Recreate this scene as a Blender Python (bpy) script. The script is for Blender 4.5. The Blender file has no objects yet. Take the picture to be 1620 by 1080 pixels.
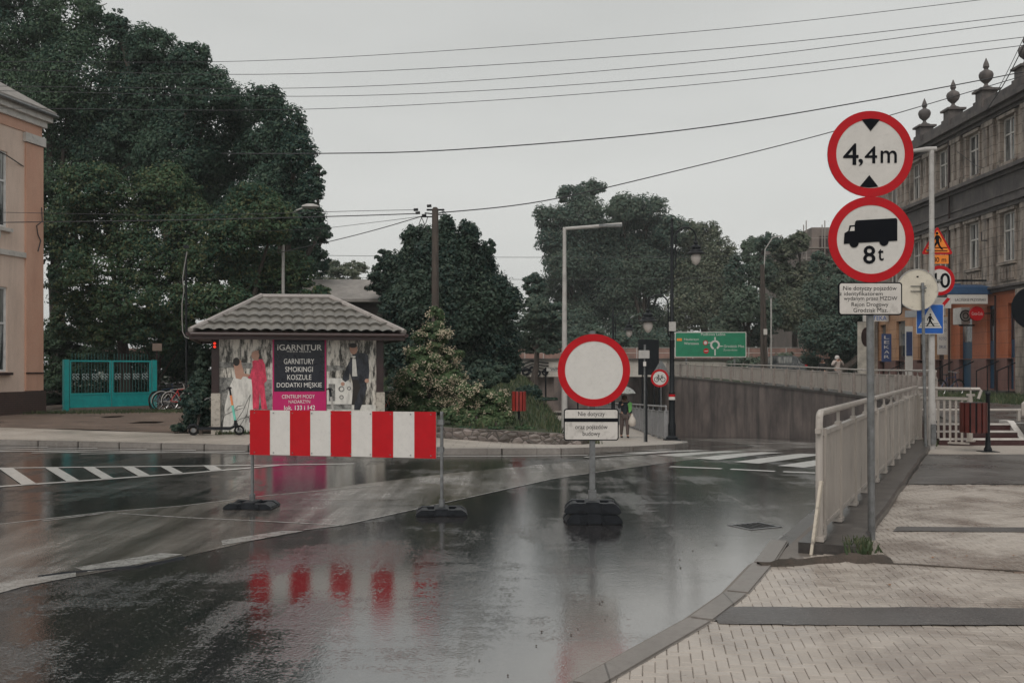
import bpy, bmesh, math, random
import numpy as np
from mathutils import Vector, Matrix
R = math.radians
random.seed(7); rng = np.random.default_rng(7)
scene = bpy.context.scene
COL = scene.collection
F = 1575.0; HY = 583.0; EYE = 1.6
# ---------------------------------------------------------------- camera, sky, sun, exposure
cd = bpy.data.cameras.new('camera'); cam = bpy.data.objects.new('camera', cd); COL.objects.link(cam)
cam.location = (0, 0, EYE); cam.rotation_euler = (R(90), 0, 0)
cd.sensor_width = 36; cd.lens = 36 * F / 1620; cd.shift_y = (HY - 540) / 1620
cd.clip_start = .05; cd.clip_end = 2000
scene.camera = cam
SUN_EL, SUN_AZ = R(52), R(195)
w = bpy.data.worlds.new('World'); scene.world = w; w.use_nodes = True
wt = w.node_tree; wt.nodes.clear()
wo = wt.nodes.new('ShaderNodeOutputWorld'); bg = wt.nodes.new('ShaderNodeBackground')
sky = wt.nodes.new('ShaderNodeTexSky'); sky.sky_type = 'NISHITA'; sky.sun_disc = False
sky.sun_elevation = SUN_EL; sky.sun_rotation = SUN_AZ; sky.air_density = 1.5; sky.dust_density = 6
tc = wt.nodes.new('ShaderNodeTexCoord'); mp = wt.nodes.new('ShaderNodeMapping'); mp.inputs['Scale'].default_value = (1, 1, 3.5)
nz = wt.nodes.new('ShaderNodeTexNoise'); nz.inputs['Scale'].default_value = 1.3; nz.inputs['Detail'].default_value = 5; nz.inputs['Roughness'].default_value = .5
rp = wt.nodes.new('ShaderNodeValToRGB'); e = rp.color_ramp.elements
e[0].position = .3; e[0].color = (4.9, 4.95, 4.78, 1); e[1].position = .72; e[1].color = (6.3, 6.33, 6.15, 1)
mx = wt.nodes.new('ShaderNodeMix'); mx.data_type = 'RGBA'; mx.inputs[0].default_value = .94
wt.links.new(tc.outputs['Generated'], mp.inputs['Vector']); wt.links.new(mp.outputs[0], nz.inputs['Vector']); wt.links.new(nz.outputs[0], rp.inputs[0])
sz = wt.nodes.new('ShaderNodeSeparateXYZ'); wt.links.new(tc.outputs['Generated'], sz.inputs[0]); gr = wt.nodes.new('ShaderNodeMapRange'); gr.inputs[1].default_value = .0; gr.inputs[2].default_value = .5; gr.inputs[3].default_value = 1.06; gr.inputs[4].default_value = .93; wt.links.new(sz.outputs[2], gr.inputs[0])
vm = wt.nodes.new('ShaderNodeVectorMath'); vm.operation = 'SCALE'; wt.links.new(rp.outputs[0], vm.inputs[0]); wt.links.new(gr.outputs[0], vm.inputs[3])
wt.links.new(sky.outputs[0], mx.inputs[6]); wt.links.new(vm.outputs[0], mx.inputs[7]); wt.links.new(mx.outputs[2], bg.inputs[0])
bg.inputs[1].default_value = .1; wt.links.new(bg.outputs[0], wo.inputs[0])
sl = bpy.data.lights.new('sun', 'SUN'); sl.energy = 1.3; sl.angle = R(40); sl.color = (1, .95, .89)
so = bpy.data.objects.new('sun', sl); COL.objects.link(so); so.rotation_euler = (R(90) - SUN_EL, 0, R(180) - SUN_AZ + R(0))
scene.view_settings.view_transform = 'Standard'; scene.view_settings.look = 'None'
scene.view_settings.exposure = 0.22; scene.view_settings.gamma = 1

def P(px, py, Y): return Vector(((px - 810) / F * Y, Y, EYE + (HY - py) / F * Y))
def PX(px, Y): return (px - 810) / F * Y
def G(px, py, z=0):
    Y = (EYE - z) * F / (py - HY); return ((px - 810) / F * Y, Y)
def sstep(t): t = max(0., min(1., t)); return t * t * (3 - 2 * t)
RZ = -.10
def ramp(Y): d = Y - 19.5; return 0 if d <= 0 else .062 * d * d / (d + 1.2)
def zroad(x, y): return RZ - ramp(y) * sstep((x + 3) / 4)
def zwalk(x, y):
    r = ramp(min(y, 33)) + .03 * max(0, y - 33)
    return -r * sstep((x + 3) / 4)
def zbank(x, y):
    b = sstep((y - 23.8) / 14) * 1.05 * sstep((2.4 - x) / 2.3) + .12 * sstep((y - 23.7) / 1) * sstep((2.2 - x) / .6)
    b *= sstep((x + 9) / 5)
    return zwalk(x, y) * sstep((x - .5) / 1.5) + b
def zterr(y): return .42 if y < 43 else .42 + .017 * (y - 43)

# ---------------------------------------------------------------- materials
MATS = {}
class NT:
    def __init__(s, name):
        s.m = bpy.data.materials.new(name); s.m.use_nodes = True; s.t = s.m.node_tree
        s.b = s.t.nodes['Principled BSDF']; s.pos = None
    def n(s, typ, **k):
        nd = s.t.nodes.new(typ)
        for a, v in k.items(): setattr(nd, a, v)
        return nd
    def l(s, a, b): s.t.links.new(a, b)
    def coord(s, scale=(1, 1, 1), rot=(0, 0, 0), world=True):
        if world: g = s.n('ShaderNodeNewGeometry').outputs['Position']
        else: g = s.n('ShaderNodeTexCoord').outputs['Object']
        m = s.n('ShaderNodeMapping'); m.inputs['Scale'].default_value = scale; m.inputs['Rotation'].default_value = rot
        s.l(g, m.inputs['Vector']); return m.outputs[0]
    def noise(s, scale, vec, detail=3, rough=.55, dist=0):
        x = s.n('ShaderNodeTexNoise'); x.inputs['Scale'].default_value = scale; x.inputs['Detail'].default_value = detail
        x.inputs['Roughness'].default_value = rough; x.inputs['Distortion'].default_value = dist
        s.l(vec, x.inputs['Vector']); return x.outputs[0]
    def ramp(s, fac, stops):
        r = s.n('ShaderNodeValToRGB'); el = r.color_ramp.elements
        while len(el) < len(stops): el.new(.5)
        for q, (p, c) in zip(el, stops):
            q.position = p; q.color = (c, c, c, 1) if not isinstance(c, (tuple, list)) else (*c, 1)
        s.l(fac, r.inputs[0]); return r.outputs[0]
    def mix(s, f, a, b, mode='MIX'):
        m = s.n('ShaderNodeMix', data_type='RGBA', blend_type=mode)
        for i, v in ((0, f), (6, a), (7, b)):
            if hasattr(v, 'is_linked') or hasattr(v, 'links'): s.l(v, m.inputs[i])
            else: m.inputs[i].default_value = v if i == 0 else (*v, 1) if len(v) == 3 else v
        return m.outputs[2]
    def math(s, op, a, b=0.):
        m = s.n('ShaderNodeMath', operation=op)
        for i, v in ((0, a), (1, b)):
            if hasattr(v, 'links'): s.l(v, m.inputs[i])
            else: m.inputs[i].default_value = v
        return m.outputs[0]
    def set(s, k, v):
        i = s.b.inputs[k]
        if hasattr(v, 'links'): s.l(v, i)
        else: i.default_value = (*v, 1) if isinstance(v, (tuple, list)) and len(v) == 3 else v
    def bump(s, h, strength=.3, dist=.01, prev=None):
        b = s.n('ShaderNodeBump'); b.inputs['Strength'].default_value = strength; b.inputs['Distance'].default_value = dist
        s.l(h, b.inputs['Height'])
        if prev is not None: s.l(prev, b.inputs['Normal'])
        return b.outputs[0]
def mat(name, c, rough=.5, metal=0., var=.12, scale=6., bump=0., spec=None, dirt=0., streak=False):
    """painted / plain material with soft tone variation and optional grime"""
    if name in MATS: return MATS[name]
    t = NT(name); v = t.coord(world=False, scale=(1, 1, .25) if streak else (1, 1, 1))
    nn = t.noise(scale, v, 4)
    lo = tuple(x * (1 - var) for x in c); hi = tuple(min(1, x * (1 + var)) for x in c)
    col = t.ramp(nn, [(.3, lo), (.7, hi)])
    if dirt:
        d = t.ramp(t.noise(scale * 2.3, v, 6, .7), [(.52, 0.), (.68, dirt)])
        col = t.mix(d, col, (.07, .055, .045))
    t.set('Base Color', col)
    t.set('Roughness', t.ramp(nn, [(.25, max(0, rough - .08)), (.75, min(1, rough + .08))])); t.set('Metallic', metal)
    if spec is None and name.startswith('sign'): spec = .25
    if spec is not None: t.set('Specular IOR Level', spec)
    if bump: t.set('Normal', t.bump(t.noise(scale * 8, v, 4), bump, .01))
    MATS[name] = t.m; return t.m

RD = -math.atan2(.5, 1)    # the road's direction on plan
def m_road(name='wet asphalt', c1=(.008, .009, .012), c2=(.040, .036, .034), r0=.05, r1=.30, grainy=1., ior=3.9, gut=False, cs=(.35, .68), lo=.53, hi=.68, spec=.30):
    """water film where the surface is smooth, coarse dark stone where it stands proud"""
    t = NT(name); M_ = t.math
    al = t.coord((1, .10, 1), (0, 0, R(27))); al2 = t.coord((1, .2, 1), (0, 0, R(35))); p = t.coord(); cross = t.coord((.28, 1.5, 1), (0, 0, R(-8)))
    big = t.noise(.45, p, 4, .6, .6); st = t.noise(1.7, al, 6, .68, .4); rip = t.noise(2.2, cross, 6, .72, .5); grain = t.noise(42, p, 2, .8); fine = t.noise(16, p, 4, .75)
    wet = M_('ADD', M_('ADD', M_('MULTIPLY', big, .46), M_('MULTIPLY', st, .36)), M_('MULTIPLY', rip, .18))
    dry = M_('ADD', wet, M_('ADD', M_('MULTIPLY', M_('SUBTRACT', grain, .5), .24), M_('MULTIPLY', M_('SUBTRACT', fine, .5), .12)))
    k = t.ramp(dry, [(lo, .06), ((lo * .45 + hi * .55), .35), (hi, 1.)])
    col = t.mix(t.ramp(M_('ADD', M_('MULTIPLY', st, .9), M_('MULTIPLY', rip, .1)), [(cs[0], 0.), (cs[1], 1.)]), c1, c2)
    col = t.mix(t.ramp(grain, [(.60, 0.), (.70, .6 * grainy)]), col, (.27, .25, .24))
    if gut:
        sx = t.n('ShaderNodeSeparateXYZ'); t.l(p, sx.inputs[0])
        dd = M_('ADD', M_('SUBTRACT', sx.outputs[0], M_('MULTIPLY', sx.outputs[1], .48)), M_('MULTIPLY', M_('SUBTRACT', t.noise(1.1, al2, 5, .7), .5), 2.2))
        gf = t.ramp(M_('MULTIPLY', M_('ADD', dd, 3.7), .4), [(.1, 0.), (.55, 1.)])
        col = t.mix(M_('MULTIPLY', gf, .8), col, (.17, .16, .15)); k = M_('MULTIPLY', k, M_('SUBTRACT', 1., M_('MULTIPLY', gf, .7)))
    t.set('Base Color', col); t.set('Roughness', t.ramp(k, [(0., r0), (1., r1)])); t.set('IOR', ior)
    t.set('Specular IOR Level', t.ramp(k, [(0., .5), (1., spec)]))
    h = M_('MULTIPLY', M_('ADD', grain, fine), t.ramp(k, [(0., .10), (1., 1.)]))
    b = t.bump(h, .7 * grainy, .007); b = t.bump(M_('ADD', t.noise(1.3, al2, 3), M_('MULTIPLY', rip, .3)), .16, .012, b); t.set('Normal', b)
    return t.m
def m_marking(nm='white road paint', w=.10, c=.62):
    t = NT(nm); p = t.coord(); n = t.noise(9, p, 6, .75); s = t.noise(60, p, 3, .7)
    wear = t.ramp(t.math('ADD', t.math('MULTIPLY', n, .6), t.math('MULTIPLY', s, .4)), [(.56 - w, 0.), (.70 - w, .8)])
    t.set('Base Color', t.mix(wear, (c, c * .985, c * .95), (.10, .095, .09))); t.set('Roughness', .22); t.set('IOR', 1.6)
    t.set('Normal', t.bump(s, .25, .003)); return t.m
def m_pav(name, c1, c2, brick=None, rough=.42, dark=(.10, .085, .075)):
    t = NT(name); p = t.coord(); a = t.noise(.7, p, 5, .6, .4); b = t.noise(14, p, 4, .7)
    col = t.mix(t.ramp(a, [(.38, 0.), (.66, 1.)]), c1, c2)
    col = t.mix(t.ramp(b, [(.45, 0.), (.75, .45)]), col, dark); b3 = t.noise(75, p, 3, .8); col = t.mix(t.ramp(b3, [(.5, 0.), (.7, .45)]), col, dark)
    if brick:
        k = t.n('ShaderNodeTexBrick'); k.inputs['Scale'].default_value = 1; k.inputs['Brick Width'].default_value = brick[0]; k.inputs['Row Height'].default_value = brick[1]
        k.inputs['Mortar Size'].default_value = .006; t.l(p, k.inputs['Vector'])
        col = t.mix(t.math('MULTIPLY', k.outputs['Fac'], .75), col, (.05, .045, .04))
    t.set('Base Color', col); t.set('Roughness', t.ramp(a, [(.35, rough - .14), (.65, rough + .12)]))
    t.set('Normal', t.bump(b3, .5, .006, t.bump(b, .35, .006))); return t.m
def m_paver():
    t = NT('concrete paving block'); p = t.coord(); g = t.n('ShaderNodeNewGeometry').outputs['Random Per Island']
    a = t.noise(.9, p, 5, .65, .5); b = t.noise(45, p, 4, .75)
    col = t.mix(g, (.37, .325, .285), (.425, .38, .34))
    col = t.mix(t.ramp(a, [(.44, 0.), (.64, .7)]), col, (.15, .115, .095))
    col = t.mix(t.ramp(b, [(.5, 0.), (.8, .4)]), col, (.16, .14, .125))
    t.set('Base Color', col); t.set('Roughness', t.ramp(a, [(.38, .46), (.62, .16)])); t.set('Normal', t.bump(b, .4, .003)); return t.m
def m_ground(name, c1, c2, c3, sc=1.5):
    t = NT(name); p = t.coord(); a = t.noise(sc, p, 6, .65); b = t.noise(sc * 14, p, 5, .75)
    col = t.mix(t.ramp(a, [(.35, 0.), (.65, 1.)]), c1, c2); col = t.mix(t.ramp(b, [(.45, 0.), (.7, .7)]), col, c3)
    t.set('Base Color', col); t.set('Roughness', t.ramp(a, [(.3, .5), (.5, .85)])); t.set('Normal', t.bump(b, .7, .04)); return t.m
def m_leaf(name, c1, c2, c3, sc=.6, rough=.5):
    t = NT(name); p = t.coord(); g = t.n('ShaderNodeNewGeometry').outputs['Random Per Island']
    a = t.noise(sc, p, 4, .6)
    col = t.mix(t.ramp(a, [(.38, 0.), (.64, 1.)]), c1, c2); col = t.mix(t.ramp(g, [(.55, 0.), (1., .8)]), col, c3)
    t.set('Base Color', col); t.set('Roughness', rough); t.set('Specular IOR Level', .18)
    tr = t.n('ShaderNodeBsdfTranslucent'); t.l(col, tr.inputs[0]); ms = t.n('ShaderNodeMixShader'); ms.inputs[0].default_value = .28
    out = t.t.nodes['Material Output']; t.l(t.b.outputs[0], ms.inputs[1]); t.l(tr.outputs[0], ms.inputs[2]); t.l(ms.outputs[0], out.inputs[0]); return t.m
def m_wall(name, c, c2, stain=(.06, .05, .05), amt=.6, blocks=None, sc=1.2, zscale=.22, rough=.7, blockline=.7, axes='yz'):
    """rendered or stone wall with rain streaks; optional block joints"""
    t = NT(name); p = t.coord(); pv = t.coord((1, 1, zscale)); a = t.noise(sc, p, 6, .65); s = t.noise(sc * 2.2, pv, 6, .7); f = t.noise(sc * 22, p, 4, .7)
    col = t.mix(t.ramp(a, [(.35, 0.), (.65, 1.)]), c, c2)
    col = t.mix(t.ramp(s, [(.46, 0.), (.72, amt)]), col, stain); col = t.mix(t.ramp(f, [(.5, 0.), (.8, .25)]), col, tuple(x * .5 for x in c))
    nrm = t.bump(f, .3, .01)
    if blocks:
        sx = t.n('ShaderNodeSeparateXYZ'); t.l(p, sx.inputs[0]); cx = t.n('ShaderNodeCombineXYZ')
        t.l(t.math('ADD', sx.outputs[1], sx.outputs[0]), cx.inputs[0]); t.l(sx.outputs[2], cx.inputs[1])
        k = t.n('ShaderNodeTexBrick'); k.inputs['Scale'].default_value = 1; k.inputs['Brick Width'].default_value = blocks[0]; k.inputs['Row Height'].default_value = blocks[1]
        k.inputs['Mortar Size'].default_value = blocks[2]; k.inputs['Color1'].default_value = (1, 1, 1, 1); k.inputs['Color2'].default_value = (.7, .7, .7, 1); t.l(cx.outputs[0], k.inputs['Vector'])
        col = t.mix(.8, col, k.outputs[0], 'MULTIPLY') if blocks[2] < .02 and len(blocks) > 3 else col
        col = t.mix(t.math('MULTIPLY', k.outputs['Fac'], blockline), col, (.03, .025, .025))
        nrm = t.bump(k.outputs['Fac'], -.4, .02, nrm)
    t.set('Base Color', col); t.set('Roughness', rough); t.set('Normal', nrm); return t.m
def m_glass():
    t = NT('window pane with curtain'); v = t.coord((1, 1, .15)); a = t.noise(5, v, 3); 
    t.set('Base Color', t.ramp(a, [(.4, (.03, .035, .04)), (.62, (.26, .26, .25))])); t.set('Roughness', .06); t.set('IOR', 1.55); t.set('Coat Weight', .6); return t.m

M = dict(
 road=m_road(gut=True), mark=m_marking('white road paint', .035, .56), markworn=m_marking('worn white road paint', .11, .36), paver=m_paver(), leafA=None)
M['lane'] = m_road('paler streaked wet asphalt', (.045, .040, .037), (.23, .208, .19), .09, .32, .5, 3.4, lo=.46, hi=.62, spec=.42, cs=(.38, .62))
M['strip'] = m_road('coarse trench asphalt', (.050, .044, .043), (.105, .094, .09), .30, .5, 1., 1.6, lo=.40, hi=.6)
M['walk'] = m_pav('pale pavement slabs', (.36, .32, .28), (.43, .385, .34), (.5, .5), .45, (.24, .21, .19))
M['base'] = m_pav('joint sand', (.15, .13, .115), (.20, .175, .155), None, .6)
M['walkfar'] = m_pav('paving blocks beyond', (.29, .265, .24), (.34, .31, .285), (.2, .1), .4)
M['tar'] = m_pav('patched asphalt', (.055, .050, .048), (.14, .128, .12), None, .34, (.03, .026, .024))
M['kerb'] = m_pav('kerb concrete', (.18, .163, .15), (.26, .237, .22), (1.0, 40), .4)
M['dirt'] = m_ground('wet earth', (.10, .068, .052), (.19, .135, .105), (.045, .04, .035), .9)
M['grass'] = m_ground('grassy ground', (.022, .035, .016), (.05, .065, .03), (.08, .07, .045), 1.3)
M['soil'] = m_ground('dark soil', (.05, .038, .03), (.11, .08, .065), (.03, .03, .02), 3)
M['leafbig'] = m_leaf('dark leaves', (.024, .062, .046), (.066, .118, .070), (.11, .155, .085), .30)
M['leafblu'] = m_leaf('blue green leaves', (.022, .058, .048), (.054, .102, .070), (.10, .145, .09), .35)
M['leafmap'] = m_leaf('maple leaves', (.030, .078, .052), (.070, .125, .062), (.15, .14, .06), .45)
M['leafmid'] = m_leaf('glossy leaves', (.018, .044, .040), (.048, .082, .060), (.10, .13, .09), .6, .42)
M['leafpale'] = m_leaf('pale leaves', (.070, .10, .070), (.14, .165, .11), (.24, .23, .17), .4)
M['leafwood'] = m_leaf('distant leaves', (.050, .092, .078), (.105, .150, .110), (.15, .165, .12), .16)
M['leafshrub'] = m_leaf('shrub leaves', (.060, .115, .055), (.115, .18, .085), (.20, .21, .12), 1.5)
M['flower'] = m_leaf('cream blossom', (.44, .36, .26), (.55, .48, .36), (.62, .54, .42), 2)
M['blade'] = m_leaf('grass blades', (.042, .070, .038), (.085, .115, .058), (.18, .165, .10), 1.2)
M['bark'] = mat('bark', (.055, .042, .035), .8, scale=9, var=.4, bump=.6, streak=True)
M['concwall'] = m_wall('stained retaining concrete', (.085, .066, .062), (.20, .158, .142), (.020, .018, .020), .9, None, .45, .16)
M['concdark'] = m_wall('wet plinth concrete', (.035, .031, .03), (.10, .09, .085), (.015, .014, .014), .8, None, 3.5, 1, .3)
M['concpale'] = m_wall('painted bridge concrete', (.42, .39, .35), (.52, .49, .44), (.2, .17, .15), .5)
M['stone'] = m_wall('weathered stone', (.26, .215, .185), (.40, .34, .29), (.030, .027, .027), .95, (1.1, .42, .012), 1.1)
M['stonedark'] = m_wall('sooty stone', (.075, .066, .066), (.13, .112, .105), (.03, .027, .03), .8, None, 1.4)
M['orange'] = m_wall('orange render', (.40, .105, .040), (.47, .145, .065), (.16, .06, .04), .4, (1.3, .55, .012), 1.1, .22, .6, .5)
M['peachst'] = m_wall('peach render', (.50, .27, .15), (.56, .33, .2), (.2, .1, .07), .4, (1.3, .55, .012), 1.1, .22, .6, .5)
M['mauve'] = m_wall('mauve plinth render', (.17, .085, .072), (.22, .11, .095), (.08, .045, .04), .5, (1.3, .55, .012), 1.2, .22, .6, .4)
M['cream'] = m_wall('cream render', (.70, .54, .45), (.74, .58, .49), (.34, .25, .20), .35, None, .9, .2, .7)
M['salmon'] = m_wall('salmon render', (.60, .335, .24), (.64, .385, .285), (.34, .18, .13), .35, None, .9, .2, .7)
M['brick'] = m_wall('dark brick', (.075, .045, .04), (.11, .065, .055), (.03, .025, .025), .4, (.26, .075, .010), 2, 1, .5, .9)
def m_rubble():
    t = NT('rough stones'); p = t.coord((1, 1, 1.6)); v = t.n('ShaderNodeTexVoronoi', feature='DISTANCE_TO_EDGE'); v.inputs['Scale'].default_value = 5; t.l(p, v.inputs['Vector'])
    v2 = t.n('ShaderNodeTexVoronoi'); v2.inputs['Scale'].default_value = 5; t.l(p, v2.inputs['Vector']); n = t.noise(9, p, 5, .7)
    sx = t.n('ShaderNodeSeparateColor'); t.l(v2.outputs['Color'], sx.inputs[0]); col = t.mix(sx.outputs[0], (.07, .055, .05), (.24, .20, .185)); col = t.mix(t.ramp(n, [(.45, 0.), (.7, .6)]), col, (.05, .055, .035))
    e_ = t.ramp(v.outputs['Distance'], [(.0, 1.), (.06, 0.)]); t.set('Base Color', t.mix(e_, col, (.025, .022, .02))); t.set('Roughness', .5); t.set('Normal', t.bump(v.outputs['Distance'], .8, .08)); return t.m
M['rubble'] = m_rubble()
M['glass'] = m_glass()
M['trim'] = mat('white trim', (.56, .53, .5), .5, dirt=.35, scale=3)
M['pvc'] = mat('white window frame', (.66, .66, .66), .35)
M['rail'] = mat('cream rail paint', (.38, .345, .315), .32, scale=3, dirt=.35, streak=True)
M['zinc'] = mat('galvanised pipe', (.20, .205, .21), .42, .6, scale=12, var=.25, dirt=.3)
M['zincl'] = mat('pale painted pole', (.40, .385, .37), .4, scale=4, dirt=.3)
M['black'] = mat('black lamp paint', (.006, .008, .011), .5, scale=8, spec=.3)
M['rubber'] = mat('recycled black plastic', (.009, .011, .015), .42, spec=.3, scale=14, var=.3, bump=.3)
M['tyre'] = mat('tyre', (.006, .006, .007), .7, spec=.2)
M['red'] = mat('sign red', (.43, .004, .010), .4, scale=11, var=.07, dirt=.10)
M['white'] = mat('sign white', (.585, .565, .54), .4, scale=11, var=.04, dirt=.10)
M['whitedirty'] = mat('scuffed sign white', (.56, .53, .50), .45, scale=5, var=.08, dirt=.35)
M['signback'] = mat('cream sign back', (.60, .55, .46), .45, scale=5, var=.06, dirt=.3)
M['darkback'] = mat('dark sign back', (.006, .008, .011), .6, spec=.15)
M['ink'] = mat('sign black', (.004, .005, .008), .7, spec=.12)
M['yellow'] = mat('sign orange', (.78, .23, .035), .4, scale=3, var=.06, dirt=.15)
M['blue'] = mat('sign blue', (.02, .11, .42), .4, scale=3, dirt=.1)
M['bannerblue'] = mat('banner blue', (.035, .06, .16), .5, scale=3, dirt=.1)
M['tarseam'] = mat('dark tar', (.008, .008, .009), .3)
M['green'] = mat('road sign green', (.006, .19, .095), .45, scale=3, dirt=.08)
M['teal'] = mat('teal gate paint', (.004, .30, .30), .35, scale=4, dirt=.2)
M['tealdk'] = mat('dull green bars', (.02, .11, .10), .45)
M['slat'] = mat('red brown bin slats', (.085, .016, .012), .38, scale=5, var=.25)
M['slatred'] = mat('red bin slats', (.26, .022, .016), .4, scale=5, var=.2)
M['brown'] = mat('brown painted timber', (.035, .018, .018), .35, scale=6, var=.3)
M['rooftile'] = mat('grey roof tile', (.155, .145, .13), .42, scale=2.6, var=.35, dirt=.5, bump=.15)
M['rooffelt'] = mat('old roof sheet', (.25, .23, .215), .6, scale=2.5, var=.25, dirt=.3)
M['skin'] = mat('skin', (.42, .24, .17), .5)
M['steel'] = mat('steel', (.5, .5, .5), .25, .9)
M['lampglass'] = mat('frosted lamp glass', (.55, .50, .47), .25)
M['wire'] = mat('cable', (.035, .035, .04), .5)
M['seat'] = mat('black vinyl', (.02, .02, .02), .5)
M['mint'] = mat('mint paint', (.16, .55, .45), .35); M['orangep'] = mat('orange paint', (.75, .25, .10), .4)

# ---------------------------------------------------------------- object helpers
def tag(o, label=None, cat=None, group=None, kind=None):
    if label: o['label'] = label
    if cat: o['category'] = cat
    if group: o['group'] = group
    if kind: o['kind'] = kind
    return o
def thing(name, label, cat, loc=(0, 0, 0), rz=0., group=None):
    o = bpy.data.objects.new(name, None); COL.objects.link(o); o.location = loc; o.rotation_euler = (0, 0, rz)
    o.empty_display_size = .2
    return tag(o, label, cat, group)
class MB:
    def __init__(s): s.v = []; s.f = []
    def add(s, v, f, T=None):
        n = len(s.v)
        if T is not None: v = [T @ Vector(q) for q in v]
        s.v += [tuple(q) for q in v]; s.f += [tuple(i + n for i in q) for q in f]; return s
    def box(s, c, d, rz=0., T=None):
        x, y, z = (q / 2 for q in d); c_, s_ = math.cos(rz), math.sin(rz)
        v = [(c[0] + a * x * c_ - b * y * s_, c[1] + a * x * s_ + b * y * c_, c[2] + k * z) for k in (-1, 1) for a, b in ((-1, -1), (1, -1), (1, 1), (-1, 1))]
        return s.add(v, [(0, 3, 2, 1), (4, 5, 6, 7), (0, 1, 5, 4), (1, 2, 6, 5), (2, 3, 7, 6), (3, 0, 4, 7)], T)
    def b2(s, a, b, T=None): return s.box([(p + q) / 2 for p, q in zip(a, b)], [abs(q - p) for p, q in zip(a, b)], 0, T)
    def bar(s, p0, p1, w, h, up=(0, 0, 1), T=None):
        p0, p1 = Vector(p0), Vector(p1); d = (p1 - p0).normalized(); up = Vector(up)
        if abs(d.dot(up)) > .98: up = Vector((0, 1, 0))
        a = d.cross(up).normalized() * w / 2; b = a.cross(d).normalized() * h / 2
        v = [p + i * a + j * b for p in (p0, p1) for i, j in ((-1, -1), (1, -1), (1, 1), (-1, 1))]
        return s.add(v, [(0, 1, 2, 3), (7, 6, 5, 4), (0, 4, 5, 1), (1, 5, 6, 2), (2, 6, 7, 3), (3, 7, 4, 0)], T)
    def tube(s, pts, r, seg=8, caps=True, T=None, closed=False):
        pts = [Vector(p) for p in pts]; n = len(pts); rs = r if isinstance(r, (list, tuple)) else [r] * n
        v = []; f = []; ref = None
        for i, p in enumerate(pts):
            if closed: d = pts[(i + 1) % n] - pts[i - 1]
            else: d = pts[min(i + 1, n - 1)] - pts[max(i - 1, 0)]
            d = d.normalized() if d.length else Vector((0, 0, 1))
            if ref is None: ref = Vector((0, 0, 1)) if abs(d.z) < .9 else Vector((1, 0, 0))
            a = (ref - d * ref.dot(d)).normalized(); ref = a; b = d.cross(a)
            v += [p + (a * math.cos(2 * math.pi * k / seg) + b * math.sin(2 * math.pi * k / seg)) * rs[i] for k in range(seg)]
        for i in range(n if closed else n - 1):
            j = (i + 1) % n
            f += [(i * seg + k, i * seg + (k + 1) % seg, j * seg + (k + 1) % seg, j * seg + k) for k in range(seg)]
        if caps and not closed: f += [tuple(range(seg))[::-1], tuple((n - 1) * seg + k for k in range(seg))]
        return s.add(v, f, T)
    def lathe(s, prof, c=(0, 0, 0), seg=20, T=None):
        v = []; f = []; n = len(prof)
        for r, z in prof: v += [(c[0] + r * math.cos(2 * math.pi * k / seg), c[1] + r * math.sin(2 * math.pi * k / seg), c[2] + z) for k in range(seg)]
        for i in range(n - 1): f += [(i * seg + k, i * seg + (k + 1) % seg, (i + 1) * seg + (k + 1) % seg, (i + 1) * seg + k) for k in range(seg)]
        f += [tuple(range(seg))[::-1], tuple((n - 1) * seg + k for k in range(seg))]
        return s.add(v, f, T)
    def prism(s, poly, d0, d1, plane='xz', T=None):
        """polygon (a,b) extruded; plane xz: depth along y; plane xy: depth along z; yz: depth along x"""
        n = len(poly); mk = {'xz': lambda a, b, d: (a, d, b), 'xy': lambda a, b, d: (a, b, d), 'yz': lambda a, b, d: (d, a, b)}[plane]
        v = [mk(a, b, d0) for a, b in poly] + [mk(a, b, d1) for a, b in poly]
        f = [tuple(range(n)), tuple(range(2 * n - 1, n - 1, -1))] + [(i, i + n, (i + 1) % n + n, (i + 1) % n) for i in range(n)]
        return s.add(v, f, T)
    def disc(s, cx, cz, r, y0, y1, seg=48, T=None, ez=1.):
        return s.prism([(cx + r * math.cos(2 * math.pi * k / seg), cz + ez * r * math.sin(2 * math.pi * k / seg)) for k in range(seg)], y0, y1, 'xz', T)
    def ring(s, cx, cz, ro, ri, y0, y1, seg=56, T=None, a0=0., a1=2 * math.pi):
        v = []; f = []; full = abs(a1 - a0 - 2 * math.pi) < 1e-6; n = seg + (0 if full else 1)
        for k in range(n):
            a = a0 + (a1 - a0) * k / seg; c_, s_ = math.cos(a), math.sin(a)
            v += [(cx + ro * c_, y0, cz + ro * s_), (cx + ri * c_, y0, cz + ri * s_), (cx + ri * c_, y1, cz + ri * s_), (cx + ro * c_, y1, cz + ro * s_)]
        for k in range(seg):
            a, b = k * 4, ((k + 1) % n) * 4
            f += [(a + i, a + (i + 1) % 4, b + (i + 1) % 4, b + i) for i in range(4)]
        return s.add(v, f, T)
    def build(s, name, m, parent=None, world=False, bevel=0., label=None):
        me = bpy.data.meshes.new(name)
        v = s.v
        if world and parent is not None: L = parent.matrix_basis.inverted(); v = [tuple(L @ Vector(q)) for q in v]
        me.from_pydata(v, [], s.f); me.materials.append(m)
        bm = bmesh.new(); bm.from_mesh(me)
        bmesh.ops.recalc_face_normals(bm, faces=bm.faces)
        if bevel:
            es = [e for e in bm.edges if len(e.link_faces) == 2 and e.calc_face_angle(0) > .6]
            bmesh.ops.bevel(bm, geom=es, offset=bevel, segments=2, affect='EDGES', clamp_overlap=True)
        bm.to_mesh(me); bm.free()
        me.shade_smooth(); me.set_sharp_from_angle(angle=R(35))
        o = bpy.data.objects.new(name, me); COL.objects.link(o)
        if parent is not None: o.parent = parent
        if label: o['label'] = label
        return o
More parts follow.
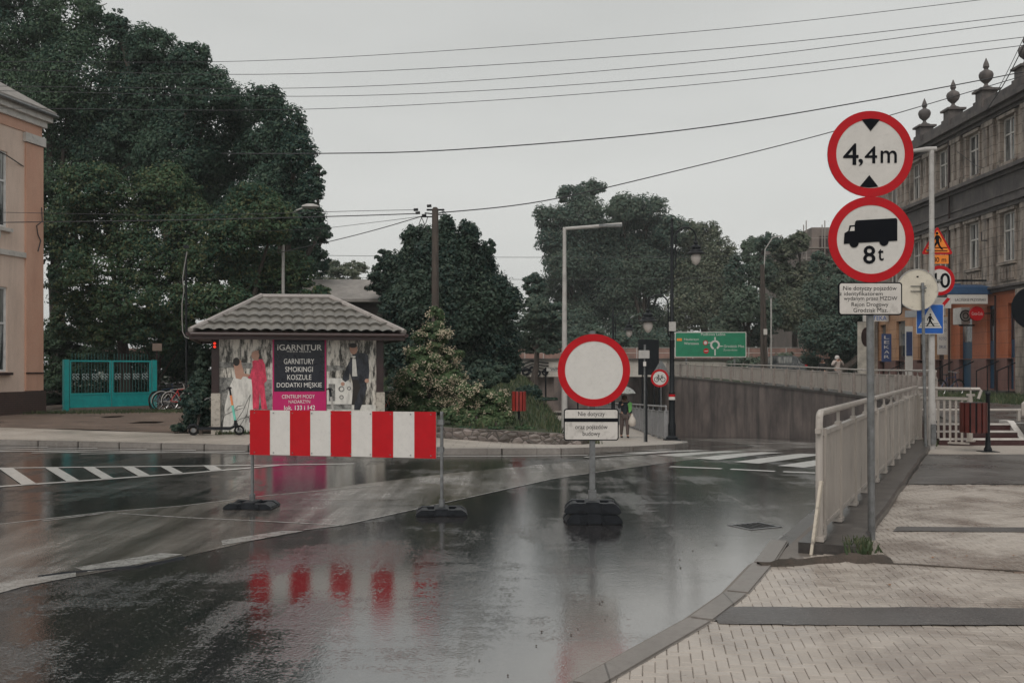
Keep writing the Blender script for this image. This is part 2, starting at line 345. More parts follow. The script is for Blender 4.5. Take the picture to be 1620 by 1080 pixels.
def copy_tree(o, parent=None):
    c = o.copy(); COL.objects.link(c); c.parent = parent
    for ch in [k for k in bpy.data.objects if k.parent == o]: copy_tree(ch, c)
    return c
def sheet(name, poly, zf, m, step=1., parent=None, kind='structure', up=0.):
    bm = bmesh.new(); vs = [bm.verts.new((x, y, 0)) for x, y in poly]; f = bm.faces.new(vs)
    bmesh.ops.triangulate(bm, faces=[f])
    xs = [p[0] for p in poly]; ys = [p[1] for p in poly]
    for ax, lo, hi in ((0, min(xs), max(xs)), (1, min(ys), max(ys))):
        k = math.ceil(lo / step) * step
        while k < hi:
            co = [0, 0, 0]; no = [0, 0, 0]; co[ax] = k; no[ax] = 1
            bmesh.ops.bisect_plane(bm, geom=bm.verts[:] + bm.edges[:] + bm.faces[:], plane_co=co, plane_no=no, dist=1e-5); k += step
    for v in bm.verts: v.co.z = zf(v.co.x, v.co.y) + up
    bmesh.ops.recalc_face_normals(bm, faces=bm.faces)
    for f in bm.faces:
        if f.normal.z < 0: f.normal_flip()
        f.smooth = True
    me = bpy.data.meshes.new(name); bm.to_mesh(me); bm.free(); me.materials.append(m)
    o = bpy.data.objects.new(name, me); COL.objects.link(o)
    if parent: o.parent = parent
    elif kind: o['kind'] = kind
    return o
def text_geo(body, bold=.0, space=1.):
    c = bpy.data.curves.new('t', 'FONT'); c.body = body; c.offset = bold; c.align_x = 'CENTER'; c.resolution_u = 3; c.space_character = space
    o = bpy.data.objects.new('t', c); COL.objects.link(o)
    dg = bpy.context.evaluated_depsgraph_get(); me = bpy.data.meshes.new_from_object(o.evaluated_get(dg))
    v = [tuple(q.co) for q in me.vertices]; f = [tuple(p.vertices) for p in me.polygons]
    bpy.data.objects.remove(o); bpy.data.curves.remove(c); bpy.data.meshes.remove(me); return v, f
def text(mb, body, cx, cz, w, h, y, bold=.0, T=None, space=1., rot=0.):
    """lettering fitted to a w x h box centred on (cx, cz), facing -y; w or h may be None"""
    v, f = text_geo(body, 0., space); a = np.array(v); lo, hi = a.min(0), a.max(0); d = hi - lo
    sx = w / d[0] if w else h / d[1]; sz = h / d[1] if h else w / d[0]
    cr, sr = math.cos(rot), math.sin(rot)
    out = []
    for q in v:
        X = (q[0] - lo[0] - d[0] / 2) * sx; Z = (q[1] - lo[1] - d[1] / 2) * sz
        out.append((cx + X * cr - Z * sr, y, cz + X * sr + Z * cr))
    s_ = bold * (h or w) * 1.1
    for i_, (ox, oz) in enumerate(((0, 0), (s_, 0), (-s_, 0), (0, s_), (0, -s_)) if bold else ((0, 0),)): mb.add([(p[0] + ox, p[1] + i_ * .0003, p[2] + oz) for p in out], f, T)
    return mb
def fast_mesh(name, verts, m, parent=None, nper=4):
    """many loose quads from an (n*4,3) array"""
    n = len(verts) // nper; me = bpy.data.meshes.new(name)
    me.vertices.add(len(verts)); me.vertices.foreach_set('co', verts.astype(np.float32).ravel())
    me.loops.add(n * nper); me.loops.foreach_set('vertex_index', np.arange(n * nper, dtype=np.int32))
    me.polygons.add(n); me.polygons.foreach_set('loop_start', np.arange(0, n * nper, nper, dtype=np.int32))
    me.update(calc_edges=True); me.materials.append(m)
    o = bpy.data.objects.new(name, me); COL.objects.link(o)
    if parent: o.parent = parent
    return o
def leaves_from(c, nrm, size, aspect=.55, droop=.3):
    """one folded rhombic leaf per centre; nrm = rough outward direction"""
    n = len(c); nn = nrm + rng.normal(0, .42, (n, 3)); nn /= np.linalg.norm(nn, axis=1, keepdims=True) + 1e-9
    t = rng.normal(0, 1, (n, 3)); t[:, 2] -= droop; t -= nn * (t * nn).sum(1, keepdims=True); t /= np.linalg.norm(t, axis=1, keepdims=True) + 1e-9
    b = np.cross(nn, t); s = size * rng.uniform(.6, 1.35, (n, 1))
    v = np.stack([c - t * s * .5, c + b * s * aspect * .5 + nn * s * .08, c + t * s * .5 - nn * s * .1, c - b * s * aspect * .5 + nn * s * .08], 1)
    return v.reshape(-1, 3)
def crown_pts(blobs, n_per, sub=.34, k=34, flat=.75):
    """blobs [(centre, (rx,ry,rz))]: clumps spread in each blob, leaves near the clumps' shells"""
    C = []; N = []
    tot = sum(r[0] * r[2] for _, r in blobs)
    for c, r in blobs:
        c = np.array(c); r = np.array(r); kk = max(8, int(k * r[0] * r[2] * len(blobs) / tot)); n = int(n_per * r[0] * r[2] / tot)
        d = rng.normal(0, 1, (kk, 3)); d /= np.linalg.norm(d, axis=1, keepdims=True)
        rad = rng.uniform(.35, 1., (kk, 1)) ** .6; cc = d * rad * r * (1 - sub * .6)
        sz = rng.uniform(.6, 1.25, (kk, 1)) * sub
        w = (sz[:, 0] ** 2); w /= w.sum(); idx = rng.choice(kk, n, p=w)
        u = rng.normal(0, 1, (n, 3)); u /= np.linalg.norm(u, axis=1, keepdims=True)
        q = rng.uniform(.25, 1.0, (n, 1)) ** .35; q *= rng.uniform(.82, 1.15, (n, 1)); u[:, 2] = np.where(u[:, 2] < -.3, u[:, 2] * .4, u[:, 2])
        sc = r.mean() * np.array([1, 1, flat])
        C.append(c + cc[idx] + u * q * sz[idx] * sc); nn = u * 1.1 + d[idx] * .35; nn[:, 2] += .45; nn[:, 1] -= .15; N.append(nn)
    return np.concatenate(C), np.concatenate(N)
def px_blobs(L, Y, depth=.8, jit=2.5):
    out = []
    for b in L:
        x, y, rx, ry = b[:4]; yy = Y + (b[4] if len(b) > 4 else random.uniform(-jit, jit)); p = P(x, y, yy); s = yy / F
        out.append((tuple(p), (rx * s, (rx + ry) / 2 * s * depth, ry * s)))
    return out
def tree(name, label, cat, base, blobs, n, leaf, m, trunk_r=.3, group=None, bark='bark', sub=.34, k=34, flat=.75, limbs=True, split=.3):
    t = thing(name, label, cat, base, group=group); B = Vector(base)
    cs = [Vector(c) for c, r in blobs]; top = max(c.z for c in cs); mid = sum(cs, Vector()) / len(cs)
    fork = B.lerp(Vector((B.x * .6 + mid.x * .4, B.y, B.z + (top - B.z) * split)), 1)
    mb = MB(); mb.tube([B - Vector((0, 0, .3)), B + Vector((0, 0, .15)), B.lerp(fork, .5) + Vector((trunk_r * .3, 0, 0)), fork], [trunk_r * 1.5, trunk_r * 1.1, trunk_r * .9, trunk_r * .75], 9)
    if limbs:
        for c, r in blobs:
            c = Vector(c) + Vector((0, r[1] * .45, 0)); m1 = fork.lerp(c, .5) + Vector((random.uniform(-1, 1), random.uniform(.2, .9), .4)) * min(1, trunk_r * 3)
            mb.tube([fork, m1, c], [trunk_r * .5, trunk_r * .3, trunk_r * .12], 6)
            for _ in range(4):
                e = c + Vector((random.uniform(-1, 1) * r[0], random.uniform(-1, 1) * r[1], random.uniform(-.4, 1) * r[2])) * .85
                mb.tube([m1.lerp(c, .6), c.lerp(e, .4) + Vector((0, 0, .2)), e], [trunk_r * .2, trunk_r * .11, trunk_r * .04], 5)
    mb.build('trunk', M[bark], t, world=True)
    C, N = crown_pts(blobs, n, sub, k, flat); C[:, 2] = np.maximum(C[:, 2], B.z + .03)
    v = leaves_from(C, N, leaf) - np.array(base); fast_mesh('crown', v, m, t)
    return t, C
def wallgrid(mb, ur, vr, holes, fn, depth):
    """front face with openings: fn(u,v,d)->xyz; holes (u0,u1,v0,v1)"""
    us = sorted(set([ur[0], ur[1]] + [h[i] for h in holes for i in (0, 1)])); vs = sorted(set([vr[0], vr[1]] + [h[i] for h in holes for i in (2, 3)]))
    inh = lambda u, v: any(h[0] < u < h[1] and h[2] < v < h[3] for h in holes)
    for i in range(len(us) - 1):
        for j in range(len(vs) - 1):
            if not inh((us[i] + us[i + 1]) / 2, (vs[j] + vs[j + 1]) / 2):
                mb.add([fn(us[i], vs[j], 0), fn(us[i + 1], vs[j], 0), fn(us[i + 1], vs[j + 1], 0), fn(us[i], vs[j + 1], 0)], [(0, 1, 2, 3)])
    for a, b, c, d in holes:
        q = [(a, c), (b, c), (b, d), (a, d)]
        for i in range(4):
            (p, r), (s, t) = q[i], q[(i + 1) % 4]
            mb.add([fn(p, r, 0), fn(s, t, 0), fn(s, t, -depth), fn(p, r, -depth)], [(0, 1, 2, 3)])
    return mb
# ================================================================ the ground
sheet('road', [(-80, -20), (40, -20), (40, 112), (-80, 112)], zroad, M['road'], 1.5)
for i, poly in enumerate(([(-900, -900), (900, -900), (900, -20), (-900, -20)], [(-900, 112), (900, 112), (900, 1500), (-900, 1500)], [(-900, -20), (-80, -20), (-80, 112), (-900, 112)], [(40, -20), (900, -20), (900, 112), (40, 112)])):
    sheet('ground', poly, lambda x, y: 0, M['grass'], 400)
KL = [(-80, 31), (-40, 26.5), (-20, 23.6), (-11.5, 22.3), (-5.5, 20.75), (-1.4, 19.9), (1, 20.1), (2.6, 21.3), (3.9, 23.7), (4.7, 26.5), (5.15, 29.3), (5.3, 33), (5.75, 49), (6.0, 80), (6, 112)]
BK = [(2.3, 112), (2.3, 49), (2.2, 33), (1.9, 26), (1.6, 24.0), (-1.6, 23.9), (-4, 23.9), (-8, 24.6), (-13.9, 27.1), (-30, 30), (-80, 37)]
def dens(L, s=1.):
    o = []
    for a, b in zip(L, L[1:]):
        n = max(1, int(math.dist(a, b) / s)); o += [(a[0] + (b[0] - a[0]) * k / n, a[1] + (b[1] - a[1]) * k / n) for k in range(n)]
    return o + [L[-1]]
def offset(L, d):
    o = []
    for i, p in enumerate(L):
        a = Vector(L[max(i - 1, 0)]); b = Vector(L[min(i + 1, len(L) - 1)]); t = (b - a).normalized(); o.append((p[0] - t.y * d, p[1] + t.x * d))
    return o
KLi = offset(KL, .14)
sheet('pavement', KLi + BK, zwalk, M['walk'], 1.)
def kerb_strip(name, L, wd, ztop, zbot, m, gap=1.0, parent=None):
    """separate kerb stones with fine joints, following the line"""
    mb = MB(); D = dens(L, gap)
    O = offset(D, wd)
    for a, b, c, d in zip(D, D[1:], O[1:], O):
        g = .012; q = []
        for (s, e) in ((a, b), (d, c)):
            s, e = Vector(s), Vector(e); t = (e - s).normalized() * g; q += [s + t, e - t]
        A, B_, D_, C_ = q
        v = [(p.x, p.y, zt) for p in (A, B_, C_, D_) for zt in (zbot(p.x, p.y), ztop(p.x, p.y))]
        mb.add(v, [(1, 3, 5, 7), (0, 2, 3, 1), (2, 4, 5, 3), (4, 6, 7, 5), (6, 0, 1, 7)])
    o = mb.build(name, m, parent, bevel=.012); 
    if not parent: o['kind'] = 'structure'
    return o
kerb_strip('kerb', [p for p in KL if p[1] < 85 and p[0] > -50], .14, lambda x, y: zwalk(x, y) + .008, lambda x, y: zroad(x, y) - .1, M['kerb'])
# back yard, bank and soil on the left
sheet('grass_bank', [(2.3, 112), (-80, 112), (-80, 37), (-30, 30), (-13.9, 27.1), (-8, 24.6), (-4, 23.9), (1.6, 24), (1.9, 26), (2.2, 33), (2.3, 49)], lambda x, y: zbank(x, y) - .012, M['grass'], 1.2)
sheet('dirt_yard', [(-32, 30.4), (-13.9, 27.1), (-8, 24.62), (-6.9, 24.5), (-6.5, 44), (-32, 44)], lambda x, y: zbank(x, y) + .012 + .015 * math.sin(x * 1.3) * math.sin(y * .9), M['dirt'], .7)
# right-hand pavement
KR = [(-9, -13), (-3.0, -1.5), (-.9, 2.7), (.26, 5.07), (1.1, 6.4), (1.5, 7.15), (1.95, 8.2), (2.38, 9.3), (2.84, 10.3), (3.45, 11.6), (4.6, 14), (7.2, 19.4), (8.3, 21.6)]
RL = [(2.70, 8.75), (8.62, 21.25)]         # the near railing's line
d_ = (Vector(RL[1]) - Vector(RL[0])).normalized(); nR = Vector((d_.y, -d_.x))      # nR points to the pavement side
def rl(t, o=0.): p = Vector(RL[0]) + d_ * t + nR * o; return (p.x, p.y)
RLEN = math.dist(*RL)
KRf = [p for p in KR if p[1] < 8.5]
sheet('pavement', KRf + [rl(0, -.3), rl(RLEN, -.3), (9.4, 21.3), (9.4, 20.95), (40, 20.95), (40, -13)], lambda x, y: -.0105, M['base'], 2)
kerb_strip('kerb', offset([p for p in KR if p[1] < 9.4], -.2), .17, lambda x, y: .012, lambda x, y: -.3, M['kerb'], 1.0)
sheet('road_shoulder', [(1.9, 8.0), (2.38, 9.3), (2.84, 10.3), (3.45, 11.6), (4.6, 14), (7.0, 19.0), rl(RLEN - .6, -.1), rl(0, -.1), (2.5, 8.1)], lambda x, y: -.095 + .0 * x + .045 * sstep((10 - y) / 2), M['tar'], 1)
def inpoly(p, poly):
    c = False; j = len(poly) - 1
    for i in range(len(poly)):
        a, b = poly[i], poly[j]
        if (a[1] > p[1]) != (b[1] > p[1]) and p[0] < (b[0] - a[0]) * (p[1] - a[1]) / (b[1] - a[1]) + a[0]: c = not c
        j = i
    return c
kedge = offset([p for p in KR if p[1] < 8.5], -.12)
pav = kedge + [rl(-.15, .02), rl(0, .28), rl(5.7, .28), (9.6, 13.85), (9.6, 1.5), (0, 1.5)]
def strip1(x): return 6.44 - .012 * (x - 3)            # asphalt trench in the paving, nearer
def strip2(x): return 9.95 - .03 * (x - 3.5)
mb = MB()
ang = R(-8); ca, sa = math.cos(ang), math.sin(ang); W_, L_ = .066, .132; g = .0016
# herringbone: pairs of blocks, tiled along the diagonal steps
for i in range(-230, 230):
    for j in range(-110, 110):
        for kind_ in (0, 1):
            # 90 degree herringbone lattice
            u0 = (i + 0) * W_ + j * 2 * L_ * .5; v0 = i * W_ - j * 2 * L_ * .5
            if kind_ == 0: a = (u0, v0, u0 + L_, v0 + W_)
            else: a = (u0 + 2 * W_, v0 - W_, u0 + 3 * W_, v0 + W_)
            cx, cy = (a[0] + a[2]) / 2, (a[1] + a[3]) / 2
            X = cx * ca - cy * sa + 4; Y = cx * sa + cy * ca + 7
            if not (0 < X < 9.6 and 1.6 < Y < 13.75) or not inpoly((X, Y), pav): continue
            if abs(Y - strip1(X)) < .12: continue
            if X > 5.1 and abs(Y - 9.05 - .1 * math.sin(X * 2)) < .05: continue
            g = random.uniform(.0004, .0024); dz = -.003 + .002 * math.sin(X * 1.7) * math.sin(Y * 1.3) + random.uniform(-.001, .001); hb = .004
            q = []
            for (e, z) in ((g, -.012), (g, dz - .003), (g + hb, dz)):
                q += [(x * ca - y * sa + 4, x * sa + y * ca + 7, z) for x, y in ((a[0] + e, a[1] + e), (a[2] - e, a[1] + e), (a[2] - e, a[3] - e), (a[0] + e, a[3] - e))]
            mb.add(q, [(8, 9, 10, 11)] + [(k + o, (k + 1) % 4 + o, (k + 1) % 4 + 4 + o, k + 4 + o) for k in range(4) for o in (0, 4)])
bl = mb.build('paving_blocks', M['paver']); bl['kind'] = 'structure'
jx = [1.3 + .09 * k for k in range(140)]
sheet('asphalt_strip', [(x, strip1(x) - .23 + random.gauss(0, .008)) for x in jx] + [(x, strip1(x) + .23 + random.gauss(0, .008)) for x in jx[::-1]], lambda x, y: .003 + .002 * math.sin(x * 5), M['strip'], .5)
sheet('asphalt_strip', [(x, strip2(x) - .14) for x in (3.75, 5, 7, 9.6, 14)] + [(x, strip2(x) + .14) for x in (14, 9.6, 7, 5, 3.9)], lambda x, y: .003 + .002 * math.sin(x * 5), M['strip'], .5)
sheet('pavement', [(9.6, 1.5), (14, 1.5), (14, 13.75), (9.6, 13.75)], lambda x, y: -.01, M['walkfar'], 2)
sheet('asphalt_patch', [rl(5.75, .36), (14, 13.75), (14, 18.6), rl(11.1, .36)], lambda x, y: .003, M['tar'], 1)
sheet('pavement', [rl(11.1, .36), (14, 18.6), (30, 18.6), (30, 20.8), (9.2, 20.8), rl(RLEN - .2, .36)], lambda x, y: -.002, M['walk'], 1)
# soil line along the worn edge of the paving, starting at the railing's foot
def blob_sheet(name, pts, wdt, z, m, bumpy=.02, kind='structure', parent=None):
    mb = MB(); D = dens(pts, .08); n = len(D); v = []; f = []
    for i, (x, y) in enumerate(D):
        a = Vector(D[max(i - 1, 0)]); b = Vector(D[min(i + 1, n - 1)]); t = (b - a).normalized(); k = wdt[0] + (wdt[1] - wdt[0]) * i / (n - 1)
        for s_, h in ((-1, 0), (-.4, 1), (.4, .8), (1, 0)):
            r = k * s_ * random.uniform(.55, 1.25); v.append((x - t.y * r, y + t.x * r, z + (h * bumpy * random.uniform(.4, 1.3) if h else -.012)))
    for i in range(n - 1): f += [(4 * i + k, 4 * i + k + 1, 4 * i + k + 5, 4 * i + k + 4) for k in range(3)]
    mb.add(v, f); o = mb.build(name, m, parent)
    if kind: o['kind'] = kind
    return o
blob_sheet('mud_line', [(2.0, 8.08), (2.4, 8.22), (2.75, 8.38), (3.15, 8.36)], (.07, .22), 0, M['soil'], .045, 'stuff')
blob_sheet('mud_line', [(3.0, 8.22), (3.6, 8.02), (4.3, 7.75), (5.1, 7.6), (6.2, 7.5), (8, 7.45)], (.03, .06), -.004, M['soil'], .012, 'stuff')
blob_sheet('mud_line', [(3.95, 7.85), (4.6, 7.72), (5.4, 7.55)], (.04, .10), -.004, M['dirt'], .01, 'stuff')
# right terrace above the underpass
WL = [(12.4, 80), (13.4, 70), (14.4, 61), (14.9, 54), (15.2, 47), (15.15, 42.5), (14.2, 37), (12.5, 31.5), (10.9, 26.6), (9.75, 23.2), (9.45, 21.9)]
zt = lambda x, y: zterr(y)
sheet('terrace', [(x + .3, y) for x, y in WL] + [(9.6, 21.75), (45, 21.75), (45, 112), (12.7, 112)], zt, M['tar'], 2)
sheet('grass_verge', [(16, 37), (17.5, 29.5), (30, 29.5), (30, 33), (21.5, 38), (21.5, 60), (20, 60), (19, 42)], zt, M['grass'], 1.5, up=.006)
sheet('grass_verge', [(14.2, 62), (20.5, 62), (40, 66), (40, 100), (13.6, 100)], zt, M['grass'], 2, up=.006)
# ---------------------------------------------------------------- road markings
def mark(poly, up=.005): return sheet('road_marking', poly, zroad, M['mark'], .8, up=up)
def stripe(a, b, wa, wb=None):
    a, b = Vector(a), Vector(b); t = (b - a).normalized(); n = Vector((-t.y, t.x)); wb = wb if wb is not None else wa
    return [tuple(a - n * wa / 2), tuple(b - n * wb / 2), tuple(b + n * wb / 2), tuple(a + n * wa / 2)]
def polystrip(L, wd):
    a = offset(L, wd / 2); b = offset(L, -wd / 2); return b + a[::-1]
g_ = lambda x, y: G(x, y, RZ)
up_ = g_(-60, 740.5), g_(0, 740.2), g_(150, 738.5), g_(345, 736.5), g_(440, 735.2)
lo_ = g_(-60, 776.5), g_(0, 769.5), g_(150, 759), g_(300, 748), g_(400, 739.5), g_(440, 735.9)
mark(polystrip([g_(-200, 742)] + list(up_) + [g_(560, 733.4)], .13)); mark(polystrip([g_(-200, 792)] + list(lo_), .15))
def between(x, t):
    def yy(L, X):
        for a, b in zip(L, L[1:]):
            if a[0] <= X <= b[0]: return a[1] + (b[1] - a[1]) * (X - a[0]) / (b[0] - a[0])
        return L[-1][1]
    return
for xt, wpx, sh in ((-75, 26, 45), (-3, 23, 38), (70, 20, 36), (130, 18, 32), (192, 18, 28), (252, 16, 22), (320, 18, 14)):
    ya = 740.2 - .0125 * xt; 
    xb = xt + sh; yb = 770 - .074 * (xb); 
    if xb > 300: yb = 748 - .085 * (xb - 300)
    mark([g_(xt, ya), g_(xt + wpx, ya), g_(xb + wpx, max(ya + .8, yb - .074 * wpx)), g_(xb, max(ya + .8, yb))], .009)
# slanting hatch lines along the far kerb and their edge line
mark(polystrip([g_(-220, 711.5), g_(0, 713.6), g_(200, 715.0), g_(398, 716.6)], .12))
for k in range(7):
    x1 = -80 + 78 * k; y1 = 704.6 + .021 * x1
    mark(stripe(g_(x1 - 260, y1 + 5.6), g_(x1, y1 + 1.2), .10, .12), .010)
mark(polystrip([g_(640, 721.3), g_(800, 721.3), g_(890, 720.6), g_(930, 719.9)], .10))
mark(polystrip([(1.4, 19.1), (2.6, 19.9), (3.6, 21.2)], .12))
# lane lines
markw = lambda poly: sheet('road_marking', poly, zroad, M['markworn'], .8, up=.005)
la = [g_(-300, 866), g_(-80, 838), g_(0, 829), g_(80, 820), g_(166, 809.8), g_(285, 800.4), g_(420, 784), g_(600, 762), (-1.0, 16.2), (1.5, 18.6), (3.6, 20.6), (5.6, 23.6), (6.6, 27), (7.5, 34), (8.5, 50)]
lb_ = [g_(-300, 985), g_(-60, 952), g_(0, 935), g_(120, 912), g_(285, 882), g_(400, 855), g_(480, 839), g_(540, 831.5), g_(693, 797.7), g_(873, 757.7), g_(950, 746), g_(1040, 733.7), (5.2, 20.6), (8.6, 27), (10.5, 34), (12, 50)]
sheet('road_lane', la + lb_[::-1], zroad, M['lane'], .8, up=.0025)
markw(polystrip([g_(-80, 838), g_(0, 829), g_(80, 820), g_(166, 809.8), g_(285, 800.4), g_(420, 784), g_(600, 768)], .05))
markw(stripe(g_(68, 824), g_(165, 811.5), .06, .07))
markw = lambda poly: sheet('road_marking', poly, zroad, M['markworn'], .8, up=.005)
markw([g_(-60, 945), g_(0, 922), g_(120, 905), g_(120, 912), g_(40, 927), g_(-60, 955)])
markw([g_(118, 898), g_(255, 875), g_(290, 877), g_(215, 893), g_(140, 905)])
markw([g_(350, 855), g_(445, 840), g_(480, 840), g_(400, 855), g_(352, 862)])
markw(polystrip([g_(480, 838), g_(540, 831), g_(693, 797.5), g_(873, 757.5), g_(950, 746), g_(1040, 733.5)], .035))
markw(polystrip([g_(187, 812), g_(300, 819), g_(420, 824.5), g_(540, 831)], .05))
for a, b in (((1060, 737.9), (1142, 741.3)), ((1156, 742), (1226, 745.4)), ((1239, 746), (1290, 748))):
    ga, gb = G(a[0], a[1], RZ), G(b[0], b[1], RZ); mark(stripe(ga, gb, .16))
S0 = Vector((4.55, 17.95)); dS = Vector((-.60, .72)); dr = Vector((.68, .73)).normalized(); nn = Vector((-dr.y, dr.x))
for k in range(-3, 8):
    s = S0 + dS * k - dr * .2; L = 2.6
    mark([tuple(s), tuple(s + dr * L), tuple(s + dr * L + nn * .5), tuple(s + nn * .5)])
# tar seam with small debris by the lane edge
blob_sheet('tar_seam', [g_(60, 912), g_(140, 903), g_(215, 897), g_(290, 882)], (.02, .035), RZ + .006, M['rubber'], .012)
mb = MB()
for k in range(46):
    x, y = random.uniform(-3, 3.2), random.uniform(5.3, 11)
    if x > .48 * y - 4.2: x = .48 * y - 2.6 - abs(random.gauss(0, .2))
    r = random.uniform(.003, .009); mb.lathe([(r * .3, -r * .3), (r, 0), (r * .5, r * .7)], (x, y, RZ + .004), 5)
o = mb.build('pebbles', M['soil']); tag(o, 'scattered tiny stones lying on the wet asphalt', 'gravel', kind='stuff')
# drain grate at the kerb
t = thing('drain_grate', 'iron drain grate set in the gutter before the railing', 'drain', (2.62, 10.75, RZ - .004), R(28)); t.scale = (.72, .72, 1)
mb = MB(); [mb.box((-.25 + .1 * k, 0, .0), (.03, .42, .02)) for k in range(6)]; mb.build('grate', M['black'], t)
mb = MB(); [mb.box(c, d) for c, d in (((0, .235, 0), (.6, .05, .024)), ((0, -.235, 0), (.6, .05, .024)), ((.285, 0, 0), (.03, .42, .024)), ((-.285, 0, 0), (.03, .42, .024)))]; mb.build('frame', M['zinc'], t)

# ================================================================ retaining walls, bridge
def wall_along(name, L, th, zb, ztf, m, label, cat, coping=None):
    t = thing(name, label, cat, (L[0][0], L[0][1], 0)); D = dens(L, 2.); O = offset(D, th); mb = MB()
    n = len(D); v = []
    for a, b in zip(D, O): v += [(a[0], a[1], zb), (a[0], a[1], ztf(*a)), (b[0], b[1], ztf(*a)), (b[0], b[1], zb)]
    mb.add(v, [(4 * i + k, 4 * i + (k + 1) % 4, 4 * i + 4 + (k + 1) % 4, 4 * i + 4 + k) for i in range(n - 1) for k in range(4)] + [(0, 1, 2, 3), (4 * n - 1, 4 * n - 2, 4 * n - 3, 4 * n - 4)])
    mb.build('wall_face', m, t, world=True)
    if coping:
        A = offset(D, -.06); B2 = offset(D, th + .05); mb = MB(); v = []
        for a, b, c in zip(A, B2, D): z = ztf(*c); v += [(a[0], a[1], z + .003), (a[0], a[1], z + coping), (b[0], b[1], z + coping), (b[0], b[1], z + .003)]
        mb.add(v, [(4 * i + k, 4 * i + (k + 1) % 4, 4 * i + 4 + (k + 1) % 4, 4 * i + 4 + k) for i in range(n - 1) for k in range(4)] + [(0, 1, 2, 3), (4 * n - 1, 4 * n - 2, 4 * n - 3, 4 * n - 4)])
        mb.build('coping', M['concdark'], t, world=True)
    return t
wall_along('retaining_wall', WL, .3, -6.2, lambda x, y: zterr(y) - .1, M['concwall'], 'long curved stained concrete wall along the sunken road', 'retaining wall', .1)
t = thing('railway_bridge', 'pale concrete railway bridge over the underpass with dark opening', 'bridge', (8, 80, 0))
mb = MB(); mb.b2((-14, 80, .95), (40, 98, 2.3)); mb.build('deck', M['concpale'], t, world=True)
mb = MB(); mb.b2((-14, 80.6, -6.2), (3.4, 98, .948)); mb.b2((12.5, 80.6, -6.2), (40, 98, .948)); mb.build('abutment', M['concwall'], t, world=True)
mb = MB(); mb.b2((-14, 79.8, 2.302), (40, 80.2, 2.42)); mb.build('ledge', M['concdark'], t, world=True)
mb = MB()
for k in range(37): x = -14 + 1.5 * k; mb.b2((x, 79.97, 2.42), (x + .06, 80.03, 3.3))
for z in (2.85, 3.27): mb.b2((-14, 79.98, z), (40, 80.02, z + .04))
mb.build('railing', M['zincl'], t, world=True)
mb = MB(); 
for k in range(4): mb.tube([P(822 + 2 * k, 578 + 5 * k, 79.9), P(840 + 2 * k, 571 + 5 * k, 79.9), P(868, 574 + 5 * k, 79.9)], .05, 5)
for x, y, r in ((832, 588, .35), (842, 584, .25), (850, 590, .3), (862, 589, .25)): mb.ring(P(x, y, 79.9).x, P(x, y, 79.9).z, r, r * .5, 79.88, 79.93, 16)
mb.build('graffiti', M['ink'], t, world=True)
o = MB().b2((-14, 111, -6.5), (40, 111.5, 4)).build('tunnel_blocker_wall', M['concwall']); tag(o, 'added dark wall blocking light at the railway tunnel end', 'wall')  # added to shut out daylight behind the tunnel, so its mouth stays dark
o = MB().b2((-40, 86, 2.32), (60, 86.3, 3.35)).build('platform_wall', mat('platform brick', (.20, .12, .10), .8, scale=1.2, var=.3, dirt=.4)); tag(o, 'low brown platform wall on top of the railway bridge', 'wall')
# low rubble wall behind the left pavement
wall_along('rubble_wall', [(-1.9, 24.0), (1.5, 24.1), (1.95, 26.2)], -.3, -.8, lambda x, y: zwalk(x, y) + .26 + .015 * math.sin(x * 7), M['rubble'], 'low rough stone wall edging the planted bank', 'wall', None)
